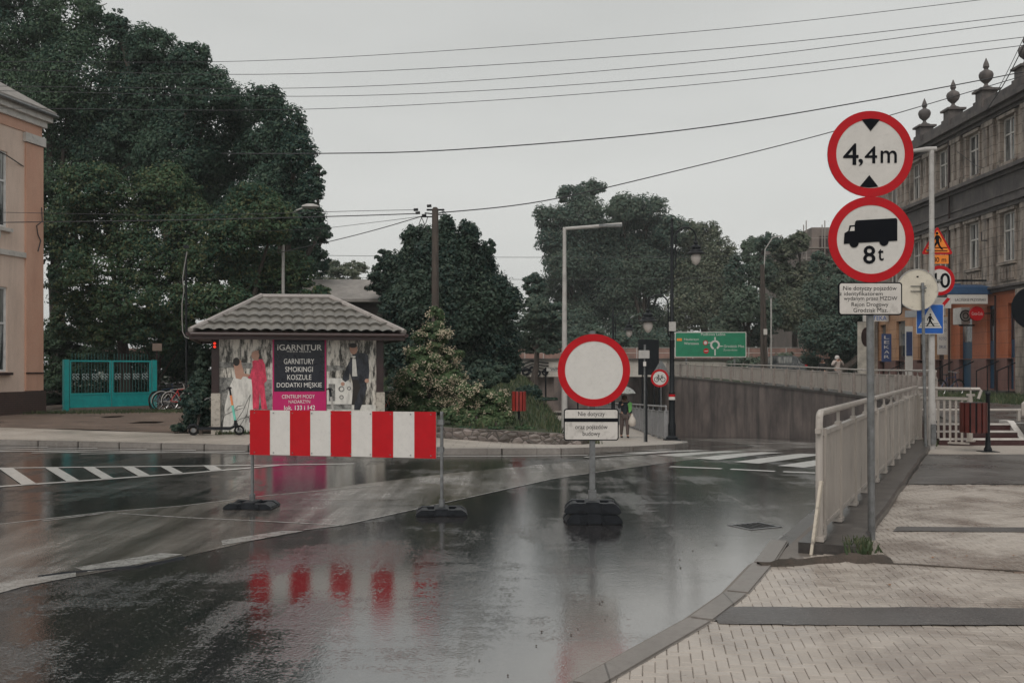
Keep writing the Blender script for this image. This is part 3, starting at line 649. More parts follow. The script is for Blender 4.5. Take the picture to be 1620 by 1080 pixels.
# ================================================================ railings
def railing(name, L, label, ztf, span, pick=.11, z0=.13, z1=.92, zrail=1.12, rr=.032, end0=True, end1=True, plates=True, seg=8, pw=.05, pd=.04, bend=None, pside=0., pmat=None):
    t = thing(name, label, 'railing', (L[0][0], L[0][1], ztf(*L[0]))); D = dens(L, .1)
    cum = [0.]
    for a, b in zip(D, D[1:]): cum.append(cum[-1] + math.dist(a, b))
    T = cum[-1]
    def at(s):
        s = max(0, min(T, s)); k = 0
        import bisect
        k = max(0, min(len(D) - 2, bisect.bisect_right(cum, s) - 1)); q = (s - cum[k]) / max(1e-6, cum[k + 1] - cum[k]); a, b = Vector(D[k]), Vector(D[k + 1]); p = a.lerp(b, q); dd = (b - a).normalized()
        return p, dd
    n = max(1, round(T / span)); sp = T / n
    pts = [Vector((*at(T * k / (n * 2))[0], 0)) for k in range(n * 2 + 1)]; pts = [Vector((p.x, p.y, ztf(p.x, p.y) + zrail)) for p in pts]
    if end0: pts = [Vector((pts[0].x, pts[0].y, pts[0].z - zrail + .02)), pts[0] - Vector((0, 0, .09)), pts[0] - Vector((0, 0, .03)) + (pts[1] - pts[0]).normalized() * .02, pts[0] + (pts[1] - pts[0]).normalized() * .08] + pts[1:]
    mb = MB(); mb.tube(pts, rr, seg); mb.build('handrail', M['rail'], t, world=True)
    for k in range(n + 1):
        p, dd = at(sp * k); zz = ztf(p.x, p.y); a = math.atan2(dd.y, dd.x); mb = MB()
        if k or not end0: mb.box((p.x, p.y, zz + .5), (.07, .09, .92), a)
        else: mb.box((p.x + dd.x * .14, p.y + dd.y * .14, zz + .5), (.07, .09, .96), a)
        if plates: mb.box((p.x, p.y, zz + .965), (.16, .05, .05), a); mb.box((p.x, p.y, zz + 1.03), (.03, .03, .12), a)
        if not plates or span > 1.9: mb.box((p.x + dd.y * -.0 - dd.y * pside, p.y + dd.x * pside, zz + .5), (.09, .14, .94), a)
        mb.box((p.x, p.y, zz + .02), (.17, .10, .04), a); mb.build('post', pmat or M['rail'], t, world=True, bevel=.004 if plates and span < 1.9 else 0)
    for k in range(n):
        mb = MB(); a0 = sp * k + .05; a1 = sp * (k + 1) - .05; m_ = max(2, int((a1 - a0) / pick))
        for q in range(m_ + 1):
            p, dd = at(a0 + (a1 - a0) * q / m_); zz = ztf(p.x, p.y); mb.box((p.x, p.y, zz + (z0 + z1) / 2), (pw, pd, z1 - z0), math.atan2(dd.y, dd.x))
        for z in (z0 - .02, z1 + .02):
            A, _ = at(a0 - .03); B_, _ = at(a1 + .03); mb.bar((A.x, A.y, ztf(A.x, A.y) + z), (B_.x, B_.y, ztf(B_.x, B_.y) + z), .055, .04)
        mb.build('panel', M['rail'], t, world=True)
    return t
kz = lambda x, y: .09
# plinth under the near railing
t = thing('railing_plinth', 'dark wet concrete plinth carrying the nearest pale railing', 'plinth', (RL[0][0], RL[0][1], 0))
mb = MB(); D = [rl(s) for s in np.linspace(-.12, RLEN + .1, 16)]; v = []
for i, p in enumerate(D):
    j = .012 * math.sin(i * 2.3); a = Vector(p) - nR * .16; b = Vector(p) + nR * (.34 + j)
    v += [(a.x, a.y, -.5), (a.x, a.y, .085), (b.x - nR.x * .03, b.y, .085 + j * .5), (b.x, b.y, .06), (b.x, b.y, -.3)]
n_ = len(D); mb.add(v, [(5 * i + k, 5 * i + (k + 1) % 5, 5 * i + 5 + (k + 1) % 5, 5 * i + 5 + k) for i in range(n_ - 1) for k in range(5)] + [(0, 1, 2, 3, 4), tuple(5 * n_ - 1 - k for k in range(5))])
mb.build('slab', M['concdark'], t, world=True)
nr = railing('street_railing', [rl(0, 0), rl(RLEN, 0)], 'nearest long cream steel railing beside the paved footway', kz, 1.3, pick=.088, pw=.052)
c = rl(RLEN)
rr_ = railing('street_railing', [(c[0] + .05, c[1] - .02), (9.5, 20.62)], 'short picket return of the near railing beside the slatted bin', kz, .9, pick=.105, z0=-.02, z1=.86, zrail=1.09, end0=False, pw=.045, pd=.02)
mb = MB(); e0 = Vector((9.5, 20.62, 1.18)); mb.tube([e0, e0 + Vector((.16, -.05, 0)), e0 + Vector((.19, -.06, -.03)), e0 + Vector((.13, -.06, -.2))], .032, 8); mb.build('bent_end', M['rail'], rr_, world=True)
mb = MB(); mb.bar((9.5, 20.75, .98), (8.6, 21.9, .98), .05, .05); mb.build('brace', M['rail'], rr_, world=True)
railing('terrace_railing', [(p[0] + .12, p[1]) for p in WL[:-1]], 'far cream railing curving along the top of the retaining wall', lambda x, y: zterr(y), 2.0, pick=.12, end0=False, seg=6, z0=.16, pside=-.07, pmat=mat('shade darkened rail post', (.27, .235, .215), .5, dirt=.5, scale=6))  # posts share the rail paint; their shade is put into a darker colour
railing('path_railing', [(5.05, 32.6), (5.15, 36), (5.45, 42), (5.75, 49), (5.95, 62), (6, 78)], 'grey railing between the sloping footpath and sunken road', zwalk, 2.0, pick=.12, seg=6, z0=.1)
for o in bpy.data.objects:
    if o.parent and o.parent.name == 'path_railing': o.data.materials[0] = mat('grey rail paint', (.26, .26, .27), .4, dirt=.3)
t = MB().bar((2.605, 8.66, -.03), (2.70, 8.69, .62), .09, .025, up=(1, -.5, 0)).build('leaning_board', mat('old white board', (.58, .52, .44), .6, scale=7, var=.1, dirt=.7), bevel=.003)
tag(t, 'rust stained white board leaning on the end railing post', 'board')
# steps up to the terrace and their rails
t = thing('stairs', 'short stairs with white edges and dark red risers', 'stairs', (9.3, 20.85, 0))
mb = MB(); mb2 = MB(); nos = MB()
for k in range(3):
    y = 20.86 + .31 * k; z = .14 * (k + 1)
    mb.b2((8.95, y, -.05), (10.75, y + (.31 if k < 2 else .32), z - .005)); nos.b2((8.95, y - .012, z - .035), (10.75, y + .06, z + .003))
mb.build('steps', mat('dark red stair tile', (.045, .012, .012), .4, dirt=.4), t, world=True); nos.build('edge_strip', M['trim'], t, world=True)
mb = MB(); mb.prism([(20.84, -.05), (22.0, -.05), (22.0, .47), (21.62, .47)], 10.76, 10.9, 'yz'); mb.build('stringer', M['trim'], t, world=True)
mb = MB(); mb.b2((10.9, 20.96, -.05), (40, 21.75, .416)); mb.build('landing', M['tar'], t, world=True)
t = thing('stair_handrail', 'white handrail with posts at the top of the stairs', 'handrail', (10.95, 21, 0))
mb = MB(); mb.tube([(10.72, 20.9, .62), (10.72, 20.9, .86), (10.8, 20.95, .90), (11.6, 21.3, 1.12), (13.5, 21.4, 1.12)], .03, 8); mb.tube([(9.3, 22.6, .66), (13.6, 22.6, .66)], .03, 6); mb.build('rail', M['rail'], t, world=True)
for x, y, zz in ((10.9, 21.0, .9), (11.6, 21.32, 1.1), (13.4, 21.42, 1.1)): MB().b2((x - .035, y - .035, 0), (x + .035, y + .035, zz)).build('post', M['rail'], t, world=True)
for x in (9.6, 11.5, 13.4): MB().b2((x - .03, 22.57, .4), (x + .03, 22.63, .65)).build('post', M['rail'], t, world=True)

# ================================================================ right building (weathered, three storeys)
FX = 22.0
BL = thing('tenement_building', 'grand soot stained stone building with orange shopfronts and roof urns', 'building', (FX, 47, .4))
def fb(mb, y0, y1, z0, z1, d0, d1): return mb.b2((FX - d1, y0, z0), (FX - d0, y1, z1))
fnR = lambda u, v, d: (FX - d, u, v)
Y0, Y1 = 36.0, 60.6
wy = [57.3, 54.15, 50.8, 47.45, 44.1, 40.4, 37.6]
hA = [(y - .62, y + .62, 10.75, 12.75) for y in wy]
hB = [(y - .62, y + .62, 6.35, 8.55) for y in wy]
mb = MB(); wallgrid(mb, (Y0, Y1), (10.45, 13.1), hA, fnR, .3); wallgrid(mb, (Y0, Y1), (5.25, 8.9), hB, fnR, .3)
mb.b2((FX + .3, Y0, .2), (FX + 12, Y1, 13.09)); 
mb.b2((FX + .001, Y1 - .01, .3), (FX + .3, Y1, 13.1)); mb.b2((FX + .001, Y0, .3), (FX + .3, Y0 + .01, 13.1)); mb.build('stone_wall', M['stone'], BL, world=True)
mb = MB(); fb(mb, Y0, Y1, 8.9, 10.45, -.2, .06)
for z0, z1, d in ((8.72, 8.9, .22), (8.9, 9.02, .34), (9.35, 9.42, .12), (10.2, 10.34, .2), (10.34, 10.5, .42), (10.5, 10.56, .3), (5.05, 5.2, .2), (5.2, 5.3, .34), (12.95, 13.1, .2), (13.1, 13.28, .38), (13.28, 13.5, .6)): fb(mb, Y0 - .2, Y1 + .2, z0, z1, 0, d)
mb.b2((FX - .3, Y0, 13.5), (FX + .4, Y1, 13.95)); mb.build('cornice', M['stonedark'], BL, world=True)
for a, b in zip([60.5] + wy, wy + [Y0 + .1]):
    c_ = (a + b) / 2 if a != 60.5 else 60.0
    for z0, z1 in ((10.56, 12.95), (5.3, 8.72)):
        mb = MB()
        fb(mb, c_ - .5, c_ - .12, z0, z1, 0, .12); fb(mb, c_ + .12, c_ + .5, z0, z1, 0, .12); fb(mb, c_ - .56, c_ + .56, z0, z0 + .3, 0, .18); fb(mb, c_ - .56, c_ + .56, z1 - .22, z1, 0, .18)
        mb.build('pilaster', M['stone'], BL, world=True)
for y in wy:
    for (z0, z1) in ((10.75, 12.75), (6.35, 8.55)):
        mb = MB()
        fb(mb, y - .8, y + .8, z1 + .02, z1 + .16, 0, .16); fb(mb, y - .75, y + .75, z0 - .14, z0 - .01, 0, .18); fb(mb, y - .78, y - .64, z0, z1, 0, .08); fb(mb, y + .64, y + .78, z0, z1, 0, .08); mb.build('window_surround', M['stone'], BL, world=True)
    mb = MB(); fb(mb, y - .7, y + .7, 5.5, 6.15, 0, .07)
    for q in range(5): fb(mb, y - .6 + q * .27, y - .48 + q * .27, 5.58, 6.08, .07, .16)
    mb.build('balustrade', M['stone'], BL, world=True)
def window(par, u, z0, z1, hw, fn, d=-.16, mull=1, m='pvc', trans=.62):
    """frame with mullions and a pane as its child"""
    fr = MB(); T = lambda a, b, c, e, dd0, dd1: fr.add([fn(x, y, k) for k in (dd0, dd1) for x, y in ((a, c), (b, c), (b, e), (a, e))], [(0, 1, 2, 3), (7, 6, 5, 4), (0, 4, 5, 1), (1, 5, 6, 2), (2, 6, 7, 3), (3, 7, 4, 0)])
    w = .07
    T(u - hw, u - hw + w, z0, z1, d, d + .06); T(u + hw - w, u + hw, z0, z1, d, d + .06); T(u - hw + w, u + hw - w, z0, z0 + w, d, d + .06); T(u - hw + w, u + hw - w, z1 - w, z1, d, d + .06)
    zt_ = z0 + (z1 - z0) * trans; T(u - hw + w, u + hw - w, zt_, zt_ + w, d, d + .05)
    for k in range(mull): x = u + (k + 1 - (mull + 1) / 2) * 2 * hw / (mull + 1); T(x - w / 2, x + w / 2, z0 + w, z1 - w, d, d + .055)
    f = fr.build('window', M[m], par, world=True)
    q = MB(); q.add([fn(u - hw + .01, z0 + .01, d + .01), fn(u + hw - .01, z0 + .01, d + .01), fn(u + hw - .01, z1 - .01, d + .01), fn(u - hw + .01, z1 - .01, d + .01)], [(0, 1, 2, 3)])
    g2 = q.build('pane', M['glass'], f); 
    g2.data.transform(par.matrix_basis.inverted()); return f
for y in wy:
    window(BL, y, 10.75, 12.75, .62, fnR, m='trim'); window(BL, y, 6.35, 8.55, .62, fnR, m='trim')
# ground floor: piers, openings
ops = [(58.6, 59.5, .5, 4.2), (55.7, 57.0, .75, 4.3), (52.8, 54.0, 1.9, 4.1), (50.7, 51.6, .75, 4.0), (47.6, 48.9, .6, 4.35), (45.3, 46.1, .7, 4.5), (43.55, 44.15, .7, 4.5), (40.2, 41.6, 1.4, 4.3), (37.4, 38.8, 1.4, 4.3)]
for (ya, yb, nm) in ((49.9, Y1, 'peachst'), (Y0, 49.9, 'orange')):
    mb = MB(); wallgrid(mb, (ya, yb), (2.05, 5.05), [(a, b, max(c, 2.05), d) for a, b, c, d in ops if ya <= a < yb], fnR, .3); mb.build('shopfront_wall', M[nm], BL, world=True)
mb = MB(); fn2 = lambda u, v, d: (FX - .06 - d, u, v); wallgrid(mb, (Y0, Y1), (.2, 2.05), [(a, b, max(c, .2), 2.05) for a, b, c, d in ops if c < 2.0], fn2, .34); mb.b2((FX - .055, Y0, 2.04), (FX - .001, Y1, 2.08)); mb.build('plinth', M['mauve'], BL, world=True)
for y, wd in ((42.35, 1.1), (52.2, .7), (60.1, .8), (39.2, .8)): mb = MB(); fb(mb, y - wd / 2, y + wd / 2, .2, 5.05, .07, .32); mb.build('stone_pier', M['stone'], BL, world=True)
doorblue = mat('blue door', (.008, .06, .12), .35, scale=3, dirt=.2); doordark = mat('dark shop glass', (.012, .016, .022), .12, scale=3)
for i, (a, b, c, d) in enumerate(ops):
    dm = doorblue if i in (4, 5, 6) else doordark
    mb = MB(); fb(mb, a + .005, b - .005, c, d - .005, -.2, -.15); dd = mb.build('door' if c < 1 else 'shop_window', dm, BL, world=True)
    mb = MB(); fb(mb, a + .1, b - .1, 2.9, d - .15, -.15, -.13); o_ = mb.build('pane', M['glass'] if i not in (5, 6) else doordark, dd); o_.data.transform(BL.matrix_basis.inverted())
    if c < 1:
        mb = MB(); fb(mb, a + .2, b - .2, 1.0, 2.3, -.15, -.135); o_ = mb.build('door_panel', doorblue if i in (4, 5, 6) else M['brown'], dd); o_.data.transform(BL.matrix_basis.inverted())
# steps and handrails before the doors
for a, b in ((47.3, 49.2), (43.2, 46.4), (55.4, 57.3), (50.5, 51.8)):
    mb = MB()
    for k in range(2): mb.b2((FX - .95 + .35 * k, a, .2), (FX - .08, b, .56 + .14 * k - .07))
    mb.build('door_step', M['concdark'], BL, world=True)
for y in (47.2, 49.5, 44.8, 42.9, 55.3):
    mb = MB(); mb.tube([(FX - 1.1, y, .45), (FX - 1.1, y, 1.5), (FX - .1, y, 1.95)], .03, 6); mb.tube([(FX - .6, y, .5), (FX - .6, y, 1.7)], .025, 6); mb.build('door_handrail', M['black'], BL, world=True)
mb = MB(); mb.tube([(FX - .16, 45.0, .5), (FX - .16, 45.0, 4.9)], .05, 6); mb.tube([(FX - .16, 49.75, .5), (FX - .16, 49.75, 13)], .06, 6); mb.build('downpipe', M['brown'], BL, world=True)
mb = MB()
mb.tube([(FX - .1, 44.6, 10.3), (FX - .14, 47, 11.2), (FX - .12, 49, 12.3)], .015, 5); mb.tube([(FX - .1, 45.9, 7.5), (FX - .35, 45.9, 7.5), (FX - .35, 45.9, 7.9)], .03, 6); mb.build('facade_cable', M['wire'], BL, world=True)
urn = [(.30, 0), (.30, .08), (.17, .13), (.10, .2), (.08, .26), (.13, .3), (.27, .42), (.33, .56), (.34, .66), (.29, .76), (.15, .84), (.09, .88), (.11, .93), (.15, .98), (.13, 1.1), (.08, 1.22), (.05, 1.28), (.02, 1.36)]
for k, y in enumerate((59.9, 56.55, 53.1, 49.65, 46.2, 42.6, 39.1, 36.4)):
    if k < 2: continue
    s = 1.15
    mb = MB(); mb.b2((FX - .42, y - .42, 13.5), (FX + .42, y + .42, 14.0)); mb.b2((FX - .34, y - .34, 14.0), (FX + .34, y + .34, 14.42)); mb.b2((FX - .46, y - .46, 14.42), (FX + .46, y + .46, 14.52)); p_ = mb.build('urn_pedestal', M['stonedark'], BL, world=True)
    mb = MB(); mb.lathe([(r * s * .82, z * s * .94) for r, z in urn], (FX, y, 14.52), 18); o_ = mb.build('urn', M['stonedark'], p_); o_.data.transform(BL.matrix_basis.inverted())
# projecting bay at the near end
mb = MB(); mb.b2((FX - .5, Y0 - 3.5, .2), (FX + 12, Y0, 14.2)); mb.build('corner_bay', M['stone'], BL, world=True)
mb = MB(); mb.b2((FX - 1.0, Y0 - 3.8, 13.1), (FX + .2, Y0 + .3, 13.55)); mb.b2((FX - .8, Y0 - 3.7, 10.3), (FX, Y0 + .2, 10.6)); mb.build('bay_cornice', M['stonedark'], BL, world=True)
mb = MB(); mb.add([(FX + .4, Y0, 13.9), (FX + 12, Y0, 13.9), (FX + 12, Y1, 13.9), (FX + .4, Y1, 13.9), (FX + 4, Y0 + 3, 16), (FX + 8, Y0 + 3, 16), (FX + 8, Y1 - 3, 16), (FX + 4, Y1 - 3, 16)], [(0, 1, 5, 4), (1, 2, 6, 5), (2, 3, 7, 6), (3, 0, 4, 7), (4, 5, 6, 7)]); mb.build('roof', M['rooffelt'], BL, world=True)
# things fixed to the facade
def boxthing(name, label, cat, a, b, m, bev=.01):
    t = thing(name, label, cat, a); MB().b2(a, b).build('case', M[m] if isinstance(m, str) else m, t, world=True, bevel=bev); return t
RzF = Matrix.Translation((0, 0, 0))
t = thing('air_conditioner', 'white air conditioner unit above the blue shop door', 'air conditioner', (FX - .5, 47.4, 3.75))
MB().b2((FX - .75, 47.1, 3.7), (FX - .33, 48.0, 4.5)).build('case', M['trim'], t, world=True, bevel=.02)
mb = MB(); mb.ring(FX - .55, 4.1, .27, .23, 47.06, 47.095, 24); mb.ring(FX - .55, 4.1, .14, .11, 47.06, 47.095, 20); mb.build('fan_grille', M['ink'], t, world=True)
MB().b2((FX - .75, 47.3, 3.62), (FX - .02, 47.36, 3.69)).build('bracket', M['black'], t, world=True)
t = thing('round_shop_sign', 'round red drinks sign hung on the orange shopfront', 'sign', (FX - .75, 45.6, 4.1))
mb = MB(); mb.disc(FX - .72, 4.12, .33, 45.55, 45.67, 32); mb.build('disc', M['red'], t, world=True, bevel=.01)
mb = MB(); text(mb, 'Coca-Cola', FX - .72, 4.12, .5, .14, 45.544); mb.build('lettering', M['white'], t, world=True)
MB().b2((FX - .4, 45.58, 4.1), (FX - .0, 45.62, 4.16)).build('bracket', M['black'], t, world=True)
t = thing('shop_awning_sign', 'white lettered box sign under a blue canopy by the shop', 'sign', (FX - 1.2, 44.9, 4.6))
mb = MB(); mb.b2((FX - 2.1, 45.4, 4.55), (FX - .3, 45.55, 4.98)); mb.build('panel', M['white'], t, world=True, bevel=.01)
mb = MB(); mb.prism([(45.38, 5.0), (45.38, 5.32), (46.3, 5.5), (46.3, 5.0)], FX - 2.15, FX - .1, 'yz'); mb.build('canopy', mat('blue canopy', (.03, .075, .16), .5), t, world=True)
mb = MB(); text(mb, 'ŁACIŃSKIE PRZYSMAKI', FX - 1.1, 4.76, 1.4, .16, 45.394); mb.build('lettering', M['ink'], t, world=True)
mb = MB(); mb.b2((FX - 2.5, 48.6, 5.35), (FX - .1, 48.75, 5.75)); o = mb.build('shop_canopy', mat('blue canopy', (.03, .075, .16))); tag(o, 'blue canopy board above the farther shop entrance', 'canopy')
mb = MB(); mb.b2((FX - 2.1, 45.9, 5.62), (FX - .02, 45.98, 5.7)); o = mb.build('sign_bracket', M['black']); tag(o, 'black iron bracket arm over the blue canopy', 'bracket')
t = thing('vertical_shop_banner', 'tall white banner beside the blue crossing sign', 'banner', (FX - .5, 50.1, 2.2))
MB().b2((FX - .62, 50.0, 2.3), (FX - .12, 50.06, 4.2)).build('panel', M['white'], t, world=True)
for k, s_ in enumerate(('OPEN', 'XERO', 'FOTO', 'DRUK')): mb = MB(); text(mb, s_, FX - .37, 3.95 - .42 * k, .36, .15, 49.994); mb.build('lettering', M['bannerblue'], t, world=True)
t = thing('vertical_shop_banner', 'tall white banner above with orange stripe beside shop door', 'banner', (FX - .5, 50.3, 4.5))
MB().b2((FX - .65, 50.3, 4.3), (FX - .1, 50.36, 5.9)).build('panel', M['white'], t, world=True); MB().b2((FX - .55, 50.28, 4.6), (FX - .3, 50.298, 5.5)).build('stripe', M['zinc'], t, world=True)
t = thing('vertical_shop_banner', 'narrow blue banner with white letters on the farther shopfront', 'banner', (FX - .5, 56, 1.9))
MB().b2((FX - .75, 57.2, 2.0), (FX - .2, 57.26, 3.6)).build('panel', M['bannerblue'], t, world=True)
for k, s_ in enumerate('LEKARZ'[:5]): mb = MB(); text(mb, s_, FX - .47, 3.4 - .28 * k, .3, .18, 57.19); mb.build('letter', M['white'], t, world=True)
t = thing('vertical_shop_banner', 'blue banner on white board next to the sandstone pier', 'banner', (FX - .5, 53, 1.9))
MB().b2((FX - .7, 53.9, 1.2), (FX - .3, 53.96, 3.9)).build('panel', M['white'], t, world=True); MB().b2((FX - .66, 53.88, 2.3), (FX - .34, 53.898, 3.6)).build('blue_field', M['bannerblue'], t, world=True)
t = thing('vertical_shop_banner', 'tall pale pictorial banner at the farthest shopfront', 'banner', (FX - .5, 59, 1.0))
MB().b2((FX - 1.3, 59.6, .9), (FX - .3, 59.66, 4.4)).build('panel', mat('pictorial banner', (.48, .45, .40), .5, scale=2.2, var=.35), t, world=True)
mb = MB(); mb.disc(FX - .8, 3.5, .3, 59.57, 59.598, 16, ez=1.9); mb.build('picture', M['brown'], t, world=True)
mb = MB(); mb.b2((FX - 1.5, 58.0, 4.35), (FX - .05, 58.2, 4.75)); o = mb.build('shop_sign', M['white']); tag(o, 'white sign board over the farthest shopfront', 'sign')
mb = MB(); text(mb, 'APTEKA', FX - .78, 4.55, 1.2, .25, 57.99); o2 = mb.build('lettering', M['blue'], o)
mb = MB(); mb.b2((FX - 1.3, 52.3, 4.3), (FX - .1, 52.45, 4.65)); o = mb.build('shop_sign', mat('pale grey board', (.34, .36, .38), .5)); tag(o, 'pale grey sign board over the middle shopfront', 'sign')
# ================================================================ left building (peach)
LC = Vector((-17.03, 36.0)); ld = Vector((-.196, -.981)); ln = Vector((.981, -.196))
LB = thing('townhouse', 'two storey peach townhouse with white cornice and dark brick plinth', 'building', (LC.x, LC.y, 0))
def fnL(u, v, d): p = LC + ld * u + ln * d; return (p.x, p.y, v)
def lb(mb, u0, u1, z0, z1, d0, d1): return mb.add([fnL(u, z, d) for d in (d0, d1) for u, z in ((u0, z0), (u1, z0), (u1, z1), (u0, z1))], [(0, 1, 2, 3), (7, 6, 5, 4), (0, 4, 5, 1), (1, 5, 6, 2), (2, 6, 7, 3), (3, 7, 4, 0)])
LL = 8.9; wu = [2.35, 4.9, 7.45]
hs = [(u - .6, u + .6, z0, z1) for u in wu for z0, z1 in ((1.5, 4.4), (6.45, 9.05))]
mb = MB(); wallgrid(mb, (0, LL), (.8, 10.3), hs, fnL, .25); lb(mb, 0, LL, 0, 10.6, -11, -.25)
lb(mb, 0, .01, .8, 10.3, -.25, -.001); lb(mb, LL - .01, LL, .8, 10.3, -.25, -.001); mb.build('wall', M['cream'], LB, world=True)
mb = MB(); lb(mb, -.04, .88, .82, 9.58, .002, .07); lb(mb, LL - .9, LL + .04, .82, 9.58, .002, .07)
lb(mb, 0, LL, 9.95, 10.3, .001, .04); mb.build('corner_pilaster', M['salmon'], LB, world=True)
mb = MB(); lb(mb, -.1, .98, 9.6, 9.92, .002, .14); lb(mb, -.16, LL + .16, 10.3, 10.52, -10.8, .14); lb(mb, -.3, LL + .3, 10.52, 10.72, -10.9, .27); lb(mb, .89, LL - .9, 5.5, 5.68, .002, .08)
for u in wu: lb(mb, u - .72, u + .72, 6.3, 6.42, .002, .14); lb(mb, u - .15, u + .15, 6.05, 6.29, .002, .1)
mb.build('cornice', M['trim'], LB, world=True)
mb = MB(); lb(mb, -.02, .9, 1.42, 1.47, .07, .11)
for u in wu: lb(mb, u - .72, u + .72, 1.38, 1.47, .002, .14)
mb.build('sill', M['brown'], LB, world=True)
mb = MB(); lb(mb, -.12, LL + .1, -.3, .8, -11.1, .12); mb.build('brick_plinth', M['brick'], LB, world=True)
for u in wu: window(LB, u, 1.5, 4.4, .6, fnL, -.12, 1, 'pvc', .56); window(LB, u, 6.45, 9.05, .6, fnL, -.12, 1, 'pvc', .6)
mb = MB(); e = [fnL(-.4, 10.73, .36), fnL(LL + .4, 10.73, .36), fnL(LL + .4, 10.73, -11.2), fnL(-.4, 10.73, -11.2), fnL(3.2, 14.2, -5), fnL(LL - 2.5, 14.2, -5)]
e2 = [(x, y, 10.90) for x, y, z in e[:4]]
mb.add(e[:4] + e2 + e[4:], [(0, 1, 2, 3), (0, 1, 5, 4), (1, 2, 6, 5), (2, 3, 7, 6), (3, 0, 4, 7), (4, 5, 9, 8), (5, 6, 9), (6, 7, 8, 9), (7, 4, 8)]); mb.build('roof', M['rooffelt'], LB, world=True)
mb = MB(); mb.tube([fnL(-.4, 10.76, .4), fnL(LL, 10.76, .4)], .06, 8); mb.build('gutter', M['zinc'], LB, world=True)
mb = MB(); mb.tube([fnL(.1, 7.4, .1), fnL(.12, 6.9, .14), fnL(.4, 6.7, .12), fnL(.3, 6.4, .1), fnL(.15, 6.2, .1), fnL(.3, 5.8, .1)], .02, 6); mb.build('loose_cable', M['wire'], LB, world=True)
# background house, scaffolded block
t = thing('old_house', 'low grey roofed house half hidden behind the kiosk', 'house', (-7, 46, 0))
MB().b2((-12.5, 45.6, 0), (-5.9, 50, 4.6)).build('wall', mat('sooty plaster', (.10, .085, .08), .8, dirt=.6, scale=1), t, world=True)
mb = MB(); mb.add([(-13, 45, 4.62), (-5.5, 45, 4.62), (-5.4, 48, 5.75), (-13, 48, 5.75), (-13, 45, 4.75), (-5.5, 45, 4.75), (-5.4, 48, 5.9), (-13, 48, 5.9), (-5.5, 51, 4.7), (-13, 51, 4.7)], [(0, 1, 2, 3), (4, 5, 6, 7), (0, 1, 5, 4), (1, 2, 6, 5), (3, 0, 4, 7), (7, 6, 8, 9)]); rf = mb.build('roof', M['rooffelt'], t, world=True)
mb = MB(); mb.b2((-6.9, 46.4, 5.2), (-6.2, 46.7, 5.42)); mb.build('roof_vent', M['brown'], t, world=True)
t = thing('scaffolded_building', 'tall brownish apartment block wrapped in scaffolding behind trees', 'building', (36, 105, 0))
MB().b2((31, 103, 0), (46, 125, 16.2)).build('wall', mat('brown block plaster', (.19, .155, .14), .8, scale=.6, var=.25), t, world=True)
mb = MB()
for k in range(6):
    for j in range(5): mb.b2((31.8 + k * 2.4, 102.9, 2 + j * 2.9), (33.2 + k * 2.4, 102.98, 3.7 + j * 2.9))
mb.build('window', M['brown'], t, world=True)
mb = MB()
for k in range(9): mb.b2((30 + k * 1.9, 101.6, 0), (30.08 + k * 1.9, 101.7, 16.7)); mb.b2((30 + k * 1.9, 102.5, 0), (30.08 + k * 1.9, 102.6, 16.4))
for j in range(7): mb.b2((29.6, 101.6, 1.9 + 2 * j), (46, 102.6, 1.98 + 2 * j)); mb.b2((29.6, 101.58, 2.9 + 2 * j), (46, 101.64, 2.96 + 2 * j))
mb.build('scaffolding', mat('scaffold', (.26, .23, .21), .6), t, world=True)
# ================================================================ kiosk
KA = Vector((-7.31, 24.4)); KYAW = R(14.6)
K = thing('advert_kiosk', 'small tile roofed kiosk covered with menswear adverts', 'kiosk', (KA.x, KA.y, 0), KYAW)
WK, DK = 4.10, 3.6
MB().b2((0, 0, -.1), (WK, DK, 2.4)).build('wall', M['concpale'], K)
for x in (.04, WK - .04):
    MB().b2((x - .09, -.10, 1.0), (x + .09, -.004, 2.42)).build('corner_post', M['brown'], K, bevel=.01)
    MB().b2((x - .10, -.12, -.05), (x + .12, -.004, 1.0)).build('post_base', mat('peeling white', (.45, .41, .36), .7, dirt=.8, scale=4), K, bevel=.01)
# hipped roof of pressed tiles: waves across, steps down the slope
OV = .52; ze, zr = 2.47, 3.46; cx0, cx1 = -OV, WK + OV; cy0, cy1 = -OV, DK + OV; rx0, rx1, ry = 1.15, WK - 1.15, DK / 2
def roof_face(A, B_, Cc, Dd):
    """A,B eave ends; D,C ridge ends (may coincide)"""
    mb = MB(); A, B_, Cc, Dd = map(Vector, (A, B_, Cc, Dd)); nu, rows = 110, 5; sub = 5; v = []; f = []
    nrm = (B_ - A).cross(Dd - A).normalized(); nrm = nrm if nrm.z > 0 else -nrm; L = (B_ - A).length; e = (B_ - A).normalized()
    for j in range(rows * sub + 1):
        t_ = j / (rows * sub)
        k = (j % sub) / sub if j < rows * sub else 1.
        for half in ((0, 1) if 0 < j < rows * sub and j % sub == 0 else (0,)):
            lft = A.lerp(Dd, t_); rgt = B_.lerp(Cc, t_)
            for i in range(nu + 1):
                p = lft.lerp(rgt, i / nu); u = (p - A).dot(e)
                wv = abs(math.sin(u * math.pi / .27)) ** .8 * .055
                st = .06 * (1 - k) if not (half == 0 and j % sub == 0 and j) else 0
                if half == 1: st = .06
                v.append(p + nrm * (wv + st))
    nr = len(v) // (nu + 1)
    for j in range(nr - 1): f += [(j * (nu + 1) + i, j * (nu + 1) + i + 1, (j + 1) * (nu + 1) + i + 1, (j + 1) * (nu + 1) + i) for i in range(nu)]
    mb.add(v, f); return mb
c0, c1, c2, c3 = (cx0, cy0, ze), (cx1, cy0, ze), (cx1, cy1, ze), (cx0, cy1, ze); r0, r1 = (rx0, ry, zr), (rx1, ry, zr)
roofm = MB()
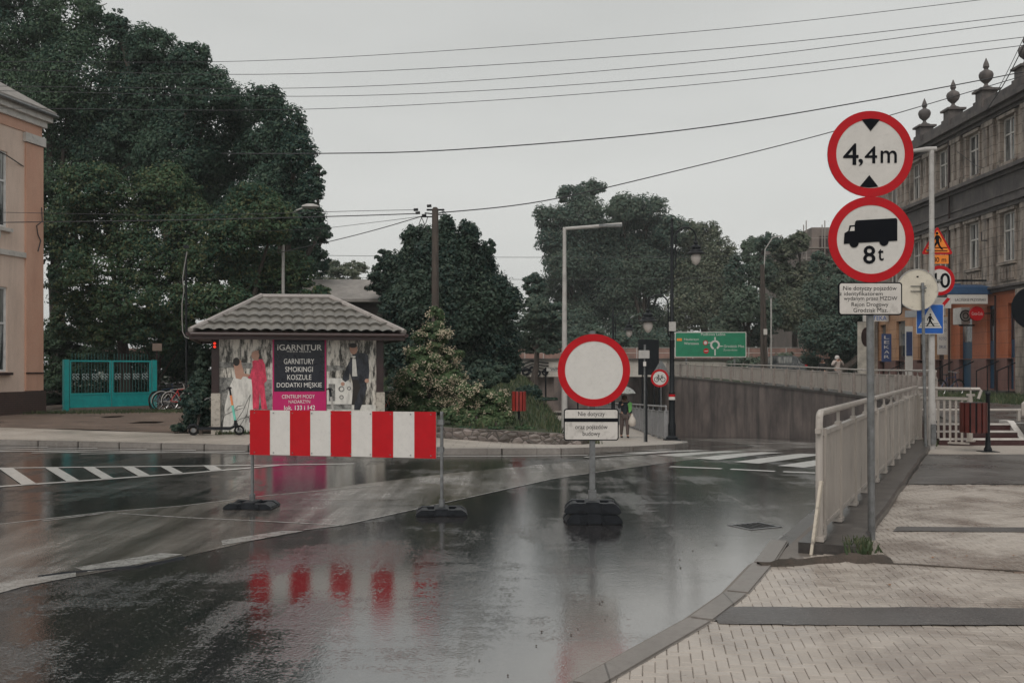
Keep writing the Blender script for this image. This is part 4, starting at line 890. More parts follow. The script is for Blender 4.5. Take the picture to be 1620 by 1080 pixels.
for q in ((c0, c1, r1, r0), (c1, c2, r1, r1), (c2, c3, r0, r1), (c3, c0, r0, r0)):
    m_ = roof_face(*q); roofm.add(m_.v, m_.f)
rf = roofm.build('roof', M['rooftile'], K)
mb = MB()
for a, b in ((r0, r1), (c0, r0), (c1, r1), (c2, r1), (c3, r0)): a, b = Vector(a) + Vector((0, 0, .05)), Vector(b) + Vector((0, 0, .07)); mb.tube([a, b], .075, 8)
mb.build('ridge_cap', mat('pale ridge cap', (.30, .27, .255), .4, scale=3, dirt=.4), rf)
mb = MB()
for a, b in ((c0, c1), (c1, c2), (c2, c3), (c3, c0)): mb.bar(Vector(a) - Vector((0, 0, .09)), Vector(b) - Vector((0, 0, .09)), .05, .15)
mb.b2((cx0 + .02, cy0 + .02, ze - .10), (cx1 - .02, cy1 - .02, ze - .03)); mb.build('eaves_board', M['brown'], K)
mb = MB()
for a, b in ((c0, c1), (c1, c2), (c3, c0)): a = Vector(a) - Vector((0, 0, .04)); b = Vector(b) - Vector((0, 0, .04)); o_ = Vector((0, -.06, 0)) if a.y == b.y else Vector((.06 if a.x > 2 else -.06, 0, 0)); mb.tube([a + o_, b + o_], .05, 8)
mb.build('gutter', M['brown'], K)
# advert panels (flat printed boards fixed to the front)
def kp(px, py, y=-.02):      # photo position -> local x,z on the kiosk front
    q = (px - 810) / F; dx, dy = math.cos(KYAW), math.sin(KYAW); s = (q * KA.y - KA.x) / (dx - q * dy); Y = KA.y + dy * s; return (s, EYE + (HY - py) / F * Y)
def advert(name, label, px0, px1, py0, py1, m):
    a = kp(px0, py1); b = kp(px1, py0); t = thing(name, label, 'advert'); t.parent = None
    t.location = K.location; t.rotation_euler = K.rotation_euler
    MB().b2((a[0], -.035, a[1]), (b[0], -.002, b[1])).build('board', m, t); return t
def gm(px, py): return kp(px, py)
def printed(name, lo, hi, sc, stretch=(1, 1, .3), thr=(.42, .6)):
    t = NT(name); v = t.coord(stretch, world=False); n = t.noise(sc, v, 6, .7); t.set('Base Color', t.ramp(n, [(thr[0], lo), (thr[1], hi)])); t.set('Roughness', .35); return t.m
bgm = printed('photo print of birch trees', (.03, .028, .024), (.66, .62, .56), 10, (1, 1, .25), (.42, .58)); pgrey = printed('print grey', (.03, .03, .03), (.30, .295, .28), 7, (1, 1, 1), (.35, .6)); pwhite = printed('print white', (.40, .39, .37), (.72, .70, .66), 7, (1, 1, .35), (.3, .55))
pdark = printed('print navy', (.006, .007, .012), (.045, .05, .065), 12, (1, 1, .4), (.4, .65)); pred = printed('print crimson suit', (.32, .014, .04), (.78, .06, .13), 12, (1, 1, .4), (.3, .65)); pskin = mat('print skin', (.46, .26, .19), .4); phair = mat('print dark hair', (.02, .015, .013), .4)
pink = mat('print magenta', (.52, .008, .13), .35, scale=1, var=.06)
def figpoly(mb, pts, y): return mb.prism([gm(*p) for p in pts][::-1], y, y + .003)
adL = advert('advert_board', 'left kiosk advert with bride and man in crimson suit', 345, 431, 534, 683, bgm)
adC = advert('advert_board', 'middle kiosk advert, black and pink with white lettering', 431, 516, 535, 676, pink)
adR = advert('advert_board', 'right kiosk advert with a man in a dark tuxedo by a car', 517, 597, 534, 676, bgm)
mb = MB(); figpoly(mb, [(345, 572), (398, 574), (398, 583), (372, 581), (345, 582)], -.042); figpoly(mb, [(345, 596), (430, 600), (430, 683), (345, 683)], -.040); mb.build('vintage_car', pgrey, adL)
mb = MB(); figpoly(mb, [(373, 590), (386, 588), (391, 598), (399, 600), (403, 640), (404, 683), (352, 683), (356, 640), (364, 610)], -.045); mb.build('bride_dress', pwhite, adL)
mb = MB(); figpoly(mb, [(369, 572), (375, 568), (381, 572), (387, 592), (381, 600), (373, 598)], -.048); mb.disc(*gm(377, 573), .075, -.050, -.047, 16); figpoly(mb, [(402, 556), (409, 554), (409, 570), (402, 570)], -.05); mb.disc(*gm(404, 562), .095, -.052, -.048, 18, ez=1.2); figpoly(mb, [(384, 590), (396, 592), (396, 596), (384, 595)], -.05); mb.build('skin_tone', pskin, adL)
mb = MB(); mb.disc(*gm(374, 572), .08, -.051, -.0485, 16, ez=1.3); mb.build('dark_hair', phair, adL)
mb = MB(); figpoly(mb, [(399, 571), (406, 568), (415, 568), (419, 576), (422, 602), (418, 606), (420, 630), (423, 647), (414, 647), (411, 620), (409, 647), (400, 647), (399, 612), (397, 594), (400, 585)], -.048); figpoly(mb, [(399, 580), (396, 592), (392, 596), (394, 599), (401, 594)], -.05); mb.build('crimson_suit', pred, adL)
mb = MB()
for L in ([(352, 640), (356, 655), (351, 668), (349, 676)], [(360, 648), (366, 641), (369, 650), (376, 642), (384, 641)], [(356, 656), (366, 651), (384, 645)], [(372, 668), (384, 650), (392, 632), (396, 624), (392, 648), (388, 668), (398, 652), (404, 645)], [(368, 672), (380, 662), (396, 658), (404, 652)], [(378, 676), (390, 656), (398, 664), (404, 668)]):
    mb.tube([(gm(*p)[0], -.05, gm(*p)[1]) for p in L], .0045, 4)
mb.build('handwriting', M['ink'], adL)
mb = MB(); a = gm(433.5, 619); b = gm(513.5, 538); mb.b2((a[0], -.041, a[1]), (b[0], -.0355, b[1])); mb.build('black_field', mat('print black', (.012, .014, .024), .3), adC)
def kt(body, cx, cy, wpx, hpx, bold=0., sp=1.):
    c = gm(cx, cy); l = gm(cx - wpx / 2, cy); r = gm(cx + wpx / 2, cy); mb = MB(); text(mb, body, c[0], c[1], r[0] - l[0], hpx / 63.5, -.048, bold, space=sp); mb.build('text_line', mat('print lettering', (.78, .76, .73), .4), adC)
kt('iGARNITUR', 474, 549.5, 70, 9, .012); kt('MODA MĘSKA', 473, 556.3, 38, 3.2, .01, 1.2); kt('GARNITURY', 473, 571.5, 48, 8.4); kt('SMOKINGI', 473, 584, 43.5, 8.2); kt('KOSZULE', 473.5, 596.5, 38, 8.2); kt('DODATKI MĘSKIE', 473.5, 609.5, 71, 9.6)
kt('CENTRUM MODY', 472, 627, 52, 6); kt('NADARZYN', 473.5, 635, 34, 5.2); kt('lok. 133 i 142', 474, 644.5, 48.5, 7, .02)
mb = MB(); figpoly(mb, [(517, 598), (545, 598), (556, 606), (560, 640), (597, 640), (597, 676), (517, 676)], -.040); mb.build('vintage_car', pwhite, adR)
mb = MB(); figpoly(mb, [(520, 607), (530, 607), (530, 634), (520, 634)], -.044); mb.build('car_grille', pgrey, adR); mb = MB(); figpoly(mb, [(517, 578), (545, 578), (545, 585), (517, 587)], -.044); mb.build('car_roof_line', pgrey, adR); mb = MB(); figpoly(mb, [(517, 639), (556, 639), (556, 647), (530, 648), (517, 646)], -.044); mb.build('car_bumper', pgrey, adR)
mb = MB()
for p, r in (((540, 615), .075), ((540, 628), .055), ((552, 614), .05)): mb.ring(*gm(*p), r, r * .6, -.046, -.041, 20)
mb.build('headlamp', pgrey, adR)
mb = MB(); figpoly(mb, [(556, 566), (560, 561), (566, 559), (575, 558), (582, 562), (584, 585), (583, 598), (579, 602), (580, 614), (576, 628), (572, 640), (569, 648), (560, 648), (561, 620), (556, 600), (553, 585), (552, 600), (546, 604), (541, 600), (548, 580)], -.047); mb.build('dark_suit', pdark, adR)
mb = MB(); figpoly(mb, [(557, 563), (562, 563), (565, 595), (557, 595)], -.05); mb.build('shirt', pwhite, adR)
mb = MB(); mb.disc(*gm(559, 552), .10, -.051, -.047, 18, ez=1.35); mb.disc(*gm(542, 607), .05, -.05, -.046, 10); mb.disc(*gm(580, 602), .055, -.051, -.046, 10); mb.build('skin_tone', pskin, adR)
mb = MB(); figpoly(mb, [(557, 600), (566, 600), (570, 612), (560, 640), (556, 640), (558, 615)], -.0475); mb.build('trouser_fold', phair, adR)
mb = MB(); mb.disc(*gm(558, 546.5), .10, -.054, -.0515, 18, ez=.6); figpoly(mb, [(554, 565), (559, 566.5), (564, 565), (564, 568), (559, 567), (554, 568)], -.053); mb.build('dark_details', phair, adR)
# small red light box on the left corner post, aerial pole with cable
t = thing('warning_lamp', 'small red lamp fixed to the kiosk corner post', 'lamp', (0, 0, 0)); a = gm(336, 546); Kw = Matrix.Rotation(KYAW, 4, 'Z'); Kw.translation = K.location
p = Kw @ Vector((a[0] + .06, -.14, a[1])); t.location = p; t.rotation_euler = (0, 0, KYAW)
MB().b2((-.05, -.04, -.1), (.05, .04, .1)).build('housing', M['black'], t, bevel=.01)
lm = bpy.data.materials.new('red lamp lens'); lm.use_nodes = True; bs = lm.node_tree.nodes['Principled BSDF']; bs.inputs['Base Color'].default_value = (.7, .02, .01, 1); bs.inputs['Emission Color'].default_value = (1, .05, .02, 1); bs.inputs['Emission Strength'].default_value = .6
mb = MB(); mb.disc(0, .04, .035, -.055, -.04, 16); mb.disc(0, -.04, .035, -.055, -.04, 16); mb.build('lens', lm, t)
t = thing('cable_mast', 'thin dark mast with hanging cable at the kiosk corner', 'mast', (PX(295, 25.6), 25.6, 0))
mb = MB(); mb.tube([P(295, 540, 25.6) * 1, P(294, 400, 25.6)], .03, 6); mb.b2(P(291, 393, 25.6) - Vector((0, .05, 0)), P(298, 388, 25.6) + Vector((0, .05, 0))); mb.tube([(PX(295, 25.6), 25.6, 0), P(295, 540, 25.6)], .03, 6); mb.build('pole', M['black'], t, world=True)
mb = MB(); mb.tube([P(x, y, 25.5) for x, y in ((296, 398), (292, 420), (289, 440), (291, 460), (288, 480), (288, 505), (289, 525), (293, 533), (303, 537))], .013, 5); mb.build('cable', mat('grey cable', (.22, .21, .2), .5), t, world=True)
# ================================================================ traffic signs
def sign_thing(name, label, px, Y, z, rz=0.): return thing(name, label, 'road sign', (PX(px, Y), Y, z), rz)
def round_sign(par, z, D, face=None, rim=.09, y=-.05, nm='sign_plate'):
    f = MB().disc(0, z, D / 2 - .004, y, y + .012, 56).build(nm, face or M['white'], par, bevel=.002)
    MB().ring(0, z, D / 2, D / 2 * (1 - rim * 2), y - .004, y + .004, 64).build('red_rim', M['red'], f)
    MB().disc(0, z, D / 2 - .002, y + .013, y + .02, 40).build('back_plate', M['zinc'], f); return f
def rrect(x0, x1, z0, z1, r, n=5):
    o = []
    for cx, cz, a0 in ((x1 - r, z1 - r, 0), (x0 + r, z1 - r, 90), (x0 + r, z0 + r, 180), (x1 - r, z0 + r, 270)): o += [(cx + r * math.cos(R(a0 + 90 * k / n)), cz + r * math.sin(R(a0 + 90 * k / n))) for k in range(n + 1)]
    return o
def plate(par, x0, x1, z0, z1, m=None, y=-.05, bd=.012, r=.03, rimm=None):
    f = MB().prism(rrect(x0, x1, z0, z1, r), y, y + .012).build('plate', rimm or M['ink'], par)
    MB().prism(rrect(x0 + bd, x1 - bd, z0 + bd, z1 - bd, r * .7), y - .003, y + .002).build('plate_face', m or M['whitedirty'], f); return f
def clamp(par, z, r=.035): MB().box((0, -.012, z), (r * 2 + .03, .05, .035)).build('clamp', M['zinc'], par)
# --- height and weight limit sign, right
Y = 9.33; S = sign_thing('limit_sign_post', 'tall grey post with 4,4m and 8t truck signs above plate', 1379, Y, 0)
k_ = F / Y
def s1(px, py): return ((px - 1379) / k_, EYE + (HY - py) / k_)
MB().tube([(0, 0, -.1), (-.015, 0, 2.0), (-.035, 0, 3.95)], .034, 14).build('pole', M['zinc'], S)
def shift(o, dx): o.location.x += dx; return o
for (cx, cy), D in (((1374, 245.5), .80), ((1375, 380), .80)):
    x, z = s1(cx, cy); f = shift(round_sign(S, z, D, rim=.10), x)
    mb = MB()
    if cy < 300:
        Q = lambda a, b: (s1(a, b)[0] - x, s1(a, b)[1])
        MB().prism([Q(1360, 191.5), Q(1374, 209.5), Q(1389, 191.5), Q(1374, 190)], -.056, -.052).build('height_arrow', M['ink'], f); MB().prism([Q(1357, 297), Q(1372, 279), Q(1386, 297), Q(1372, 298.5)], -.056, -.052).build('height_arrow', M['ink'], f)
        for b_, cx_, cy_, w_, h_, bo in (('4', 1343, 246, 23.5, 33, .012), ('4', 1374.5, 247, 19, 26, .012), (',', 1358.5, 259, 7, 11, .012), ('m', 1402.5, 250, 25, 19, .014)):
            q = Q(cx_, cy_); text(mb, b_, q[0], q[1], w_ / k_, h_ / k_, -.0555, bo)
    else:
        Q = lambda a, b: (s1(a, b)[0] - x, s1(a, b)[1])
        mb.prism([Q(1352, 350), Q(1414, 346.5), Q(1416, 349), Q(1416, 382), Q(1350, 385.5), Q(1332, 387), Q(1332, 384), Q(1333, 370), Q(1339, 366.5), Q(1341, 358), Q(1349, 357.5), Q(1350, 352)][::-1], -.056, -.052)
        for cx_, cy_, r in ((1348, 385.5, 7.2), (1395, 383, 7.2)): q = Q(cx_, cy_); mb.disc(q[0], q[1], r / k_, -.057, -.052, 24)
        q = Q(1372, 404); text(mb, '8', q[0], q[1], 18 / k_, 27.5 / k_, -.0555, .022); q = Q(1390, 404); text(mb, 't', q[0], q[1], 8.5 / k_, 18 / k_, -.0555, .016)
    mb.build('symbols', M['ink'], f)
    if cy > 300:
        mb = MB(); mb.prism([Q(1341, 367), Q(1343, 360.5), Q(1348.5, 360), Q(1348.5, 366.5)][::-1], -.0585, -.0565); mb.build('truck_window', M['white'], f)
f = plate(S, s1(1323.5, 0)[0], s1(1424, 0)[0], s1(0, 499)[1], s1(0, 447)[1])
for b_, cx_, cy_, w_, h_ in (('Nie dotyczy pojazdów', 1373, 457.5, 84, 8.4), ('z identyfikatorem', 1359, 466, 68, 8), ('wydanym przez MZDW', 1374, 473.5, 84, 8), ('Rejon Drogowy', 1373, 483, 58, 8), ('Grodzisk Maz.', 1374, 491, 54, 6.6)):
    q = s1(cx_, cy_); mb = MB(); text(mb, b_, q[0], q[1], w_ / k_, h_ / k_, -.0545); mb.build('text_line', M['ink'], f)
for py in (215, 275, 350, 410, 455, 492): q = s1(0, py); o = MB().box((-.02, -.012, q[1]), (.11, .06, .035)).build('clamp', M['zinc'], S)
# --- no-entry round sign on stacked rubber feet
Y = 11.05; S = sign_thing('no_vehicles_sign', 'round red rimmed blank white sign above a two part plate', 937, Y, RZ)
k_ = F / Y
def s2(px, py): return ((px - 936) / k_, EYE - RZ + (HY - py) / k_)
MB().box((0, 0, 1.12), (.062, .062, 2.0)).build('pole', M['zinc'], S, bevel=.008)
x, z = s2(938, 585.5); f = shift(round_sign(S, z, .80, M['white'], rim=.10), x)
f = plate(S, s2(890.5, 0)[0], s2(977, 0)[0], s2(0, 696)[1], s2(0, 646)[1])
mb = MB(); a = s2(892, 666.5); b = s2(975.5, 661); mb.b2((a[0], -.056, a[1]), (b[0], -.051, b[1])); mb.build('black_tape', M['ink'], f)
for b_, cx_, cy_, w_, h_ in (('Nie dotyczy', 934, 655, 42, 9), ('oraz pojazdów', 934, 675.5, 51, 9), ('budowy', 934, 686, 27.5, 9)): q = s2(cx_, cy_); mb = MB(); text(mb, b_, q[0], q[1], w_ / k_, h_ / k_, -.0545); mb.build('text_line', M['ink'], f)
def foot(par, z, rz=0., sx=.62, sy=.40, h=.115, nm='rubber_foot'):
    """recycled plastic foot: low slab with sloped ends, a hand hole each side and a raised socket"""
    T = Matrix.Translation((0, 0, z)) @ Matrix.Rotation(rz, 4, 'Z'); mb = MB()
    for s in (-1, 1):
        mb.prism([(s * .07, 0), (s * sx / 2, 0), (s * sx / 2, h * .38), (s * (sx / 2 - .07), h), (s * .07, h)], -sy / 2, -sy / 2 + .11, T=T); mb.prism([(s * .07, 0), (s * sx / 2, 0), (s * sx / 2, h * .38), (s * (sx / 2 - .07), h), (s * .07, h)], sy / 2 - .11, sy / 2, T=T)
        mb.prism([(s * (sx / 2 - .14), 0.002), (s * (sx / 2 - .002), .002), (s * (sx / 2 - .002), h * .37), (s * (sx / 2 - .08), h * .95), (s * (sx / 2 - .14), h * .95)], -sy / 2 + .109, sy / 2 - .109, T=T)
        mb.prism([(s * .07, .002), (s * (sx / 2 - .14), .002), (s * (sx / 2 - .14), h * .4), (s * .07, h * .4)], -sy / 2 + .109, sy / 2 - .109, T=T)
        mb.b2((s * .13 - .035, -sy / 2 - .02, h * .25), (s * .13 + .035, -sy / 2 + .02, h * .98), T)
    mb.box((0, 0, h * .5 + .005), (.17, sy - .02, h + .01), T=T)
    return mb.build(nm, M['rubber'], par, bevel=.012)
foot(S, .115, R(-3)); foot(S, 0, R(3), .62, .42)
mb = MB(); mb.box((0, 0, .28), (.085, .085, .14)); mb.build('socket', M['zinc'], S)
# --- striped barrier board
a = G(398.5, 803, RZ); b = G(698.5, 813, RZ); A = Vector((a[0], a[1], RZ)); B_ = Vector((b[0], b[1], RZ)); yaw = math.atan2(B_.y - A.y, B_.x - A.x); Lb = (B_ - A).length
S = thing('striped_barrier', 'red and white striped road barrier board on two rubber feet', 'barrier', A, yaw)
nb = 9; x0, x1 = .0, Lb - .055; z0, z1 = .655, 1.195; edges = [x0 + (x1 - x0) * (k / nb) * (1 + .00 * k) for k in range(nb + 1)]
bd = MB().b2((x0, -.045, z0), (x1, -.02, z1)).build('board', M['white'], S, bevel=.004)
for k in range(0, nb, 2): MB().b2((edges[k] + (0 if k else -.002), -.049, z0 - .002), (edges[k + 1] + (0 if k < nb - 1 else .002), -.046, z1 + .002)).build('red_stripe', M['red'], bd)
mb = MB()
MB_ = MB()
for k in range(10):
    for z in (z0 + .03, z1 - .03): MB_.disc(x0 + .06 + (x1 - x0 - .12) * k / 9, z, .008, -.053, -.045, 8)
MB_.build('rivets', M['zinc'], bd)
for k in range(3): mb.b2((x0 + .01, -.02, z0 + .04 + .2 * k), (x1 - .01, .0, z0 + .08 + .2 * k))
mb.build('stiffener', M['zinc'], S)
for x in (0, Lb):
    MB().box((x, .012, .64), (.032, .032, 1.12)).build('upright', M['zinc'], S, bevel=.003)
    o = MB().tube([(x, .012, .05), (x, .012, .17)], .036, 12).build('socket', M['zinc'], S)
    ft = foot(S, 0, -yaw + R(4 if x else -3), .60, .42, .075); ft.location.x = x
for z in (z0 + .1, z1 - .12):
    for x in (.0, Lb - .02): MB().b2((x - .03, -.02, z - .03), (x + .045, .035, z + .03)).build('bracket', M['zinc'], S)
# --- pole with sign backs and the lamp post behind it
Y = 19.5; k_ = F / Y; S = thing('sign_seen_from_behind', 'cream back of a round sign on a thin grey post', 'road sign', (PX(1462, Y), Y, 0))
MB().tube([(.03, 0, -.05), (-.03, 0, 3.28)], .03, 12).build('pole', M['zinc'], S)
x = (1453 - 1462) / k_; z = EYE + (HY - 458) / k_
f = MB().disc(x, z, .405, .045, .057, 48).build('sign_plate', M['signback'], S); MB().ring(x, z, .41, .395, .035, .06, 48).build('rolled_rim', M['zincl'], f)
mb = MB(); [mb.tube([(x - .14, .03, z + dz), (x + .16, .03, z + dz)], .008, 5) for dz in (.07, -.03)]; mb.box((x + .1, -.0, z + .03), (.1, .06, .03)); mb.build('clamp', M['zinc'], S)
MB().b2((x - .02, .04, z + .24), (x + .02, .046, z + .27)).build('sticker', M['ink'], f)
Y = 19.85; k_ = F / Y; LX = PX(1474, Y); S = thing('lamp_post', 'white lamp post with short flat head behind the round sign', 'lamp post', (LX, Y, 0))
MB().tube([(0, 0, -.05), (0, 0, .9), (0, 0, .95), (0, 0, 5.95)], [.075, .075, .062, .045], 16).build('pole', M['zincl'], S)
MB().tube([(.09, 0, 5.98), (-.1, 0, 5.97), (-.42, 0, 5.93)], [.045, .05, .035], 10).build('lamp_head', M['zincl'], S)
MB().b2((-.05, -.1, .1), (.05, -.07, .5)).build('inspection_door', M['zinc'], S)
def s3(px, py): return ((px - 1474) / k_, EYE + (HY - py) / k_)
def onpost(name, label, cat='road sign'): return thing(name, label, cat, (LX, Y, 0))
S = onpost('pedestrian_warning_sign', 'orange triangular pedestrian warning sign with 80 m plate')
def tri(cx, z0, z1, hw, r=.03):
    P3 = [Vector((cx - hw, z0)), Vector((cx + hw, z0)), Vector((cx, z1))]; o = []
    for i in range(3):
        p, a, b = P3[i], P3[i - 1], P3[(i + 1) % 3]; u = (a - p).normalized() * r * 1.6; v = (b - p).normalized() * r * 1.6
        o += [tuple(p + u), tuple(p + (u + v) * .32), tuple(p + v)]
    return o
cx, zb = s3(1485.5, 401.5); _, zt_ = s3(0, 356.5); hw = 25.5 / k_
f = MB().prism(tri(cx, zb, zt_, hw), .08, .09).build('sign_plate', M['red'], S)
MB().prism(tri(cx, zb + .035, zt_ - .07, hw - .065, .02), .076, .081).build('orange_face', M['yellow'], f)
def walker(mb, cx, cz, h, y, mirror=1):
    """pedestrian silhouette: head, leaning trunk, striding legs, swinging arms"""
    q = lambda a, b: (cx + mirror * a * h, cz + b * h)
    mb.disc(*q(.02, .92), .075 * h, y - .003, y)
    mb.prism([q(*p) for p in ((-.09, .80), (.07, .82), (.12, .74), (.08, .46), (.12, .38), (.22, .20), (.34, .04), (.40, .02), (.40, -.02), (.28, -.02), (.10, .20), (.00, .34), (-.06, .20), (-.20, .02), (-.30, -.02), (-.34, .02), (-.28, .06), (-.16, .22), (-.10, .44))], y - .003, y)
    mb.prism([q(*p) for p in ((-.06, .78), (-.12, .76), (-.24, .56), (-.20, .42), (-.16, .44), (-.18, .56), (-.08, .68))], y - .0042, y - .001)
    mb.prism([q(*p) for p in ((.06, .78), (.12, .74), (.20, .58), (.30, .50), (.27, .46), (.15, .54), (.07, .66))], y - .0042, y - .001)
mb = MB(); walker(mb, cx, s3(0, 394)[1], 28 / k_, .0745, -1)
for py in (391, 396): q = s3(0, py)[1]; mb.b2((cx - .2, .0722, q - .008), (cx + .2, .0745, q + .008))
mb.build('pedestrian_symbol', M['ink'], f)
f = MB().prism(rrect(s3(1475.5, 0)[0], s3(1503.5, 0)[0], s3(0, 416.5)[1], s3(0, 402.5)[1], .01), .08, .09).build('distance_plate', M['yellow'], S)
mb = MB(); q = s3(1489, 410); text(mb, '80 m', q[0], q[1], 21 / k_, 7.6 / k_, .0765, .01); mb.build('lettering', M['ink'], f)
MB().box((.0, .06, s3(0, 395)[1]), (.16, .03, .04)).build('bracket', M['zinc'], S)
S = onpost('speed_limit_sign', 'round red rimmed 40 speed limit sign behind the lamp post')
q = s3(1489.5, 443); f = shift(round_sign(S, q[1], 47.5 / k_, rim=.12, y=.08), q[0])
mb = MB(); text(mb, '4', -.13, q[1], .19, .29, .0745, .02); text(mb, '0', .105, q[1], .19, .29, .0745, .02); mb.build('numerals', M['ink'], f)
MB().box((.06, .065, q[1]), (.3, .03, .04)).build('bracket', M['zinc'], S)
S = onpost('small_slashed_sign', 'small white square sign with a red diagonal bar')
a = s3(1489, 487); b = s3(1504, 470); f = MB().b2((a[0] - .1, .09, a[1]), (b[0] + .05, .1, b[1])).build('sign_plate', M['zincl'], S); MB().prism([(a[0], a[1] + .02), (a[0] + .06, a[1]), (b[0] + .03, b[1] - .03), (b[0] - .03, b[1])], .084, .0895).build('red_bar', M['red'], f)
S = onpost('pedestrian_crossing_sign', 'square blue pedestrian crossing sign with walking figure')
a = s3(1446, 528.5); b = s3(1489, 474)
z1b = s3(0, 484 - 43 + 1)[1]; ztop = a[1] + (b[0] - a[0]); f = MB().prism(rrect(a[0], b[0], a[1], ztop + .05, .02), -.11, -.1).build('sign_plate', M['white'], S)
MB().prism(rrect(a[0] + .012, b[0] - .012, a[1] + .012, ztop + .038, .015), -.113, -.108).build('blue_face', M['blue'], f)
cx = (a[0] + b[0]) / 2; zb = a[1] + .12; MB().prism([(cx - .235, zb), (cx + .235, zb), (cx, zb + .42)], -.116, -.111).build('white_triangle', M['white'], f)
mb = MB(); walker(mb, cx + .0, zb + .035, .25, -.117, 1); mb.b2((cx - .17, -.1185, zb + .08), (cx + .17, -.1165, zb + .09)); mb.b2((cx - .2, -.1185, zb + .03), (cx + .2, -.1165, zb + .04)); mb.build('pedestrian_symbol', M['ink'], f)
MB().box((0, -.07, a[1] + .3), (.2, .06, .04)).build('bracket', M['zinc'], S)
# dark sign back at the right picture edge
Y = 15.5; S = thing('sign_seen_from_behind', 'dark back of a round sign at the right picture edge', 'road sign', (PX(1634, Y), Y, 0))
z = EYE + (HY - 487) * Y / F; MB().tube([(0, .04, -.05), (0, .04, z + .3)], .032, 12).build('pole', M['zinc'], S); MB().disc(0, z, .335, -.01, .005, 48).build('sign_plate', M['darkback'], S)
# small pole with box, bicycle ban, direction board, boards near tunnel
def zp(px, Y): return zwalk(PX(px, Y), Y)
Y = 28.4; S = thing('small_box_post', 'slim post with a small white box before the underpass', 'post', (PX(1020, Y), Y, zp(1020, Y)))
h = EYE - zp(1020, Y); k_ = F / Y; Z = lambda py: h + (HY - py) / k_
MB().tube([(0, 0, 0), (0, 0, Z(545))], .03, 10).build('pole', M['zinc'], S); MB().tube([(.04, 0, 0), (.04, 0, Z(566))], .04, 8).build('dark_pole', M['black'], S)
MB().b2((-.18, -.06, Z(567)), (.13, .06, Z(554))).build('box', M['zincl'], S, bevel=.01); MB().b2((-.05, -.07, Z(579)), (.03, -.02, Z(572))).build('sticker', M['white'], S)
Y = 40.; zg = zp(1043.5, Y); S = thing('bicycle_ban_sign', 'small round no cycling sign by the footpath railing', 'road sign', (PX(1043.5, Y), Y, zg))
k_ = F / Y; z = EYE - zg + (HY - 598) / k_; MB().tube([(0, .03, 0), (0, .03, z + .2)], .04, 8).build('pole', M['black'], S); f = round_sign(S, z, .72, rim=.12, y=-.03)
mb = MB(); [mb.ring(x_, z - .05, .1, .078, -.037, -.0325, 20) for x_ in (-.13, .13)]
for L in ([(-.13, -.05), (-.06, .08), (.08, .08), (.02, -.05), (-.13, -.05)], [(-.06, .08), (.02, -.05)], [(.13, -.05), (.08, .13), (.12, .13)], [(-.09, .13), (-.03, .13)], [(-.06, .08), (-.06, .13)]): mb.tube([(x_, -.036, z + zz) for x_, zz in L], .01, 4)
mb.build('bicycle_symbol', M['ink'], f)
S = thing('triangle_sign_back', 'grey back of a triangular sign by the tunnel mouth', 'road sign', (PX(1046, 50), 50, zroad(7, 50)))
z = EYE - zroad(7, 50); MB().prism(tri(0, z - .35, z + .45, .5), -.01, .01).build('sign_plate', M['zinc'], S); MB().tube([(0, .04, 0), (0, .04, z + .2)], .04, 8).build('pole', M['zinc'], S)
Y = 58; S = thing('board_seen_from_behind', 'tall dark back of a sign board before the bridge', 'sign board', (PX(1026, Y), Y, zwalk(7, Y)))
h = EYE - zwalk(7, Y); k_ = F / Y; MB().b2((-.6, -.03, h + (HY - 593) / k_), (.6, .03, h + (HY - 537) / k_)).build('board', M['darkback'], S)
for x in (-.35, .35): MB().tube([(x, .06, 0), (x, .06, h + 1.4)], .04, 8).build('post', M['black'], S)
Y = 62; zg = zbank(PX(875, Y), Y); S = thing('station_name_sign', 'black framed name sign near the bridge', 'sign', (PX(876, Y), Y, zg))
k_ = F / Y; Z = lambda py: EYE - zg + (HY - py) / k_; MB().b2((-.5, -.03, Z(587.5)), (1.6, .03, Z(581))).build('panel', M['ink'], S)
mb = MB(); mb.b2((-.45, -.036, Z(587)), (1.5, -.031, Z(581.6))); mb.build('panel_face', M['white'], S); mb = MB(); text(mb, 'WPN 802', .4, Z(584.3), 1.2, .16, -.040, .01); mb.build('lettering', M['ink'], S)
for x in (-.5, 1.5): MB().tube([(x, 0, 0), (x, 0, Z(581))], .05, 8).build('post', M['ink'], S)
# green direction board
Y = 75; k_ = F / Y; zg = zterr(Y); S = thing('direction_board', 'large green road direction board with roundabout diagram', 'road sign', (PX(1124, Y), Y, zg), R(-3))
Q = lambda px, py: ((px - 1124) / k_, EYE - zg + (HY - py) / k_)
a = Q(1068, 565); b = Q(1180, 525); f = MB().prism(rrect(a[0], b[0], a[1], b[1], .08), -.04, .0).build('rim', M['white'], S); MB().prism(rrect(a[0] + .06, b[0] - .06, a[1] + .06, b[1] - .06, .06), -.047, -.038).build('green_face', M['green'], f)
for x in (-1.8, 1.8): MB().b2((x - .06, .01, 0), (x + .06, .12, b[1] - .1)).build('post', M['zinc'], S)
mb = MB()
for b_, px, py, w_, h_ in (('Podkowa Leśna', 1128, 528.5, 38, 4.4), ('Nadarzyn', 1094, 537, 23, 4.2), ('Warszawa', 1094, 543, 23, 4), ('Grodzisk Maz.', 1161, 547.5, 33, 4), ('Żyrardów', 1155, 553.5, 22, 4.2)): q = Q(px, py); text(mb, b_, q[0], q[1], w_ / k_, h_ / k_, -.052, .006)
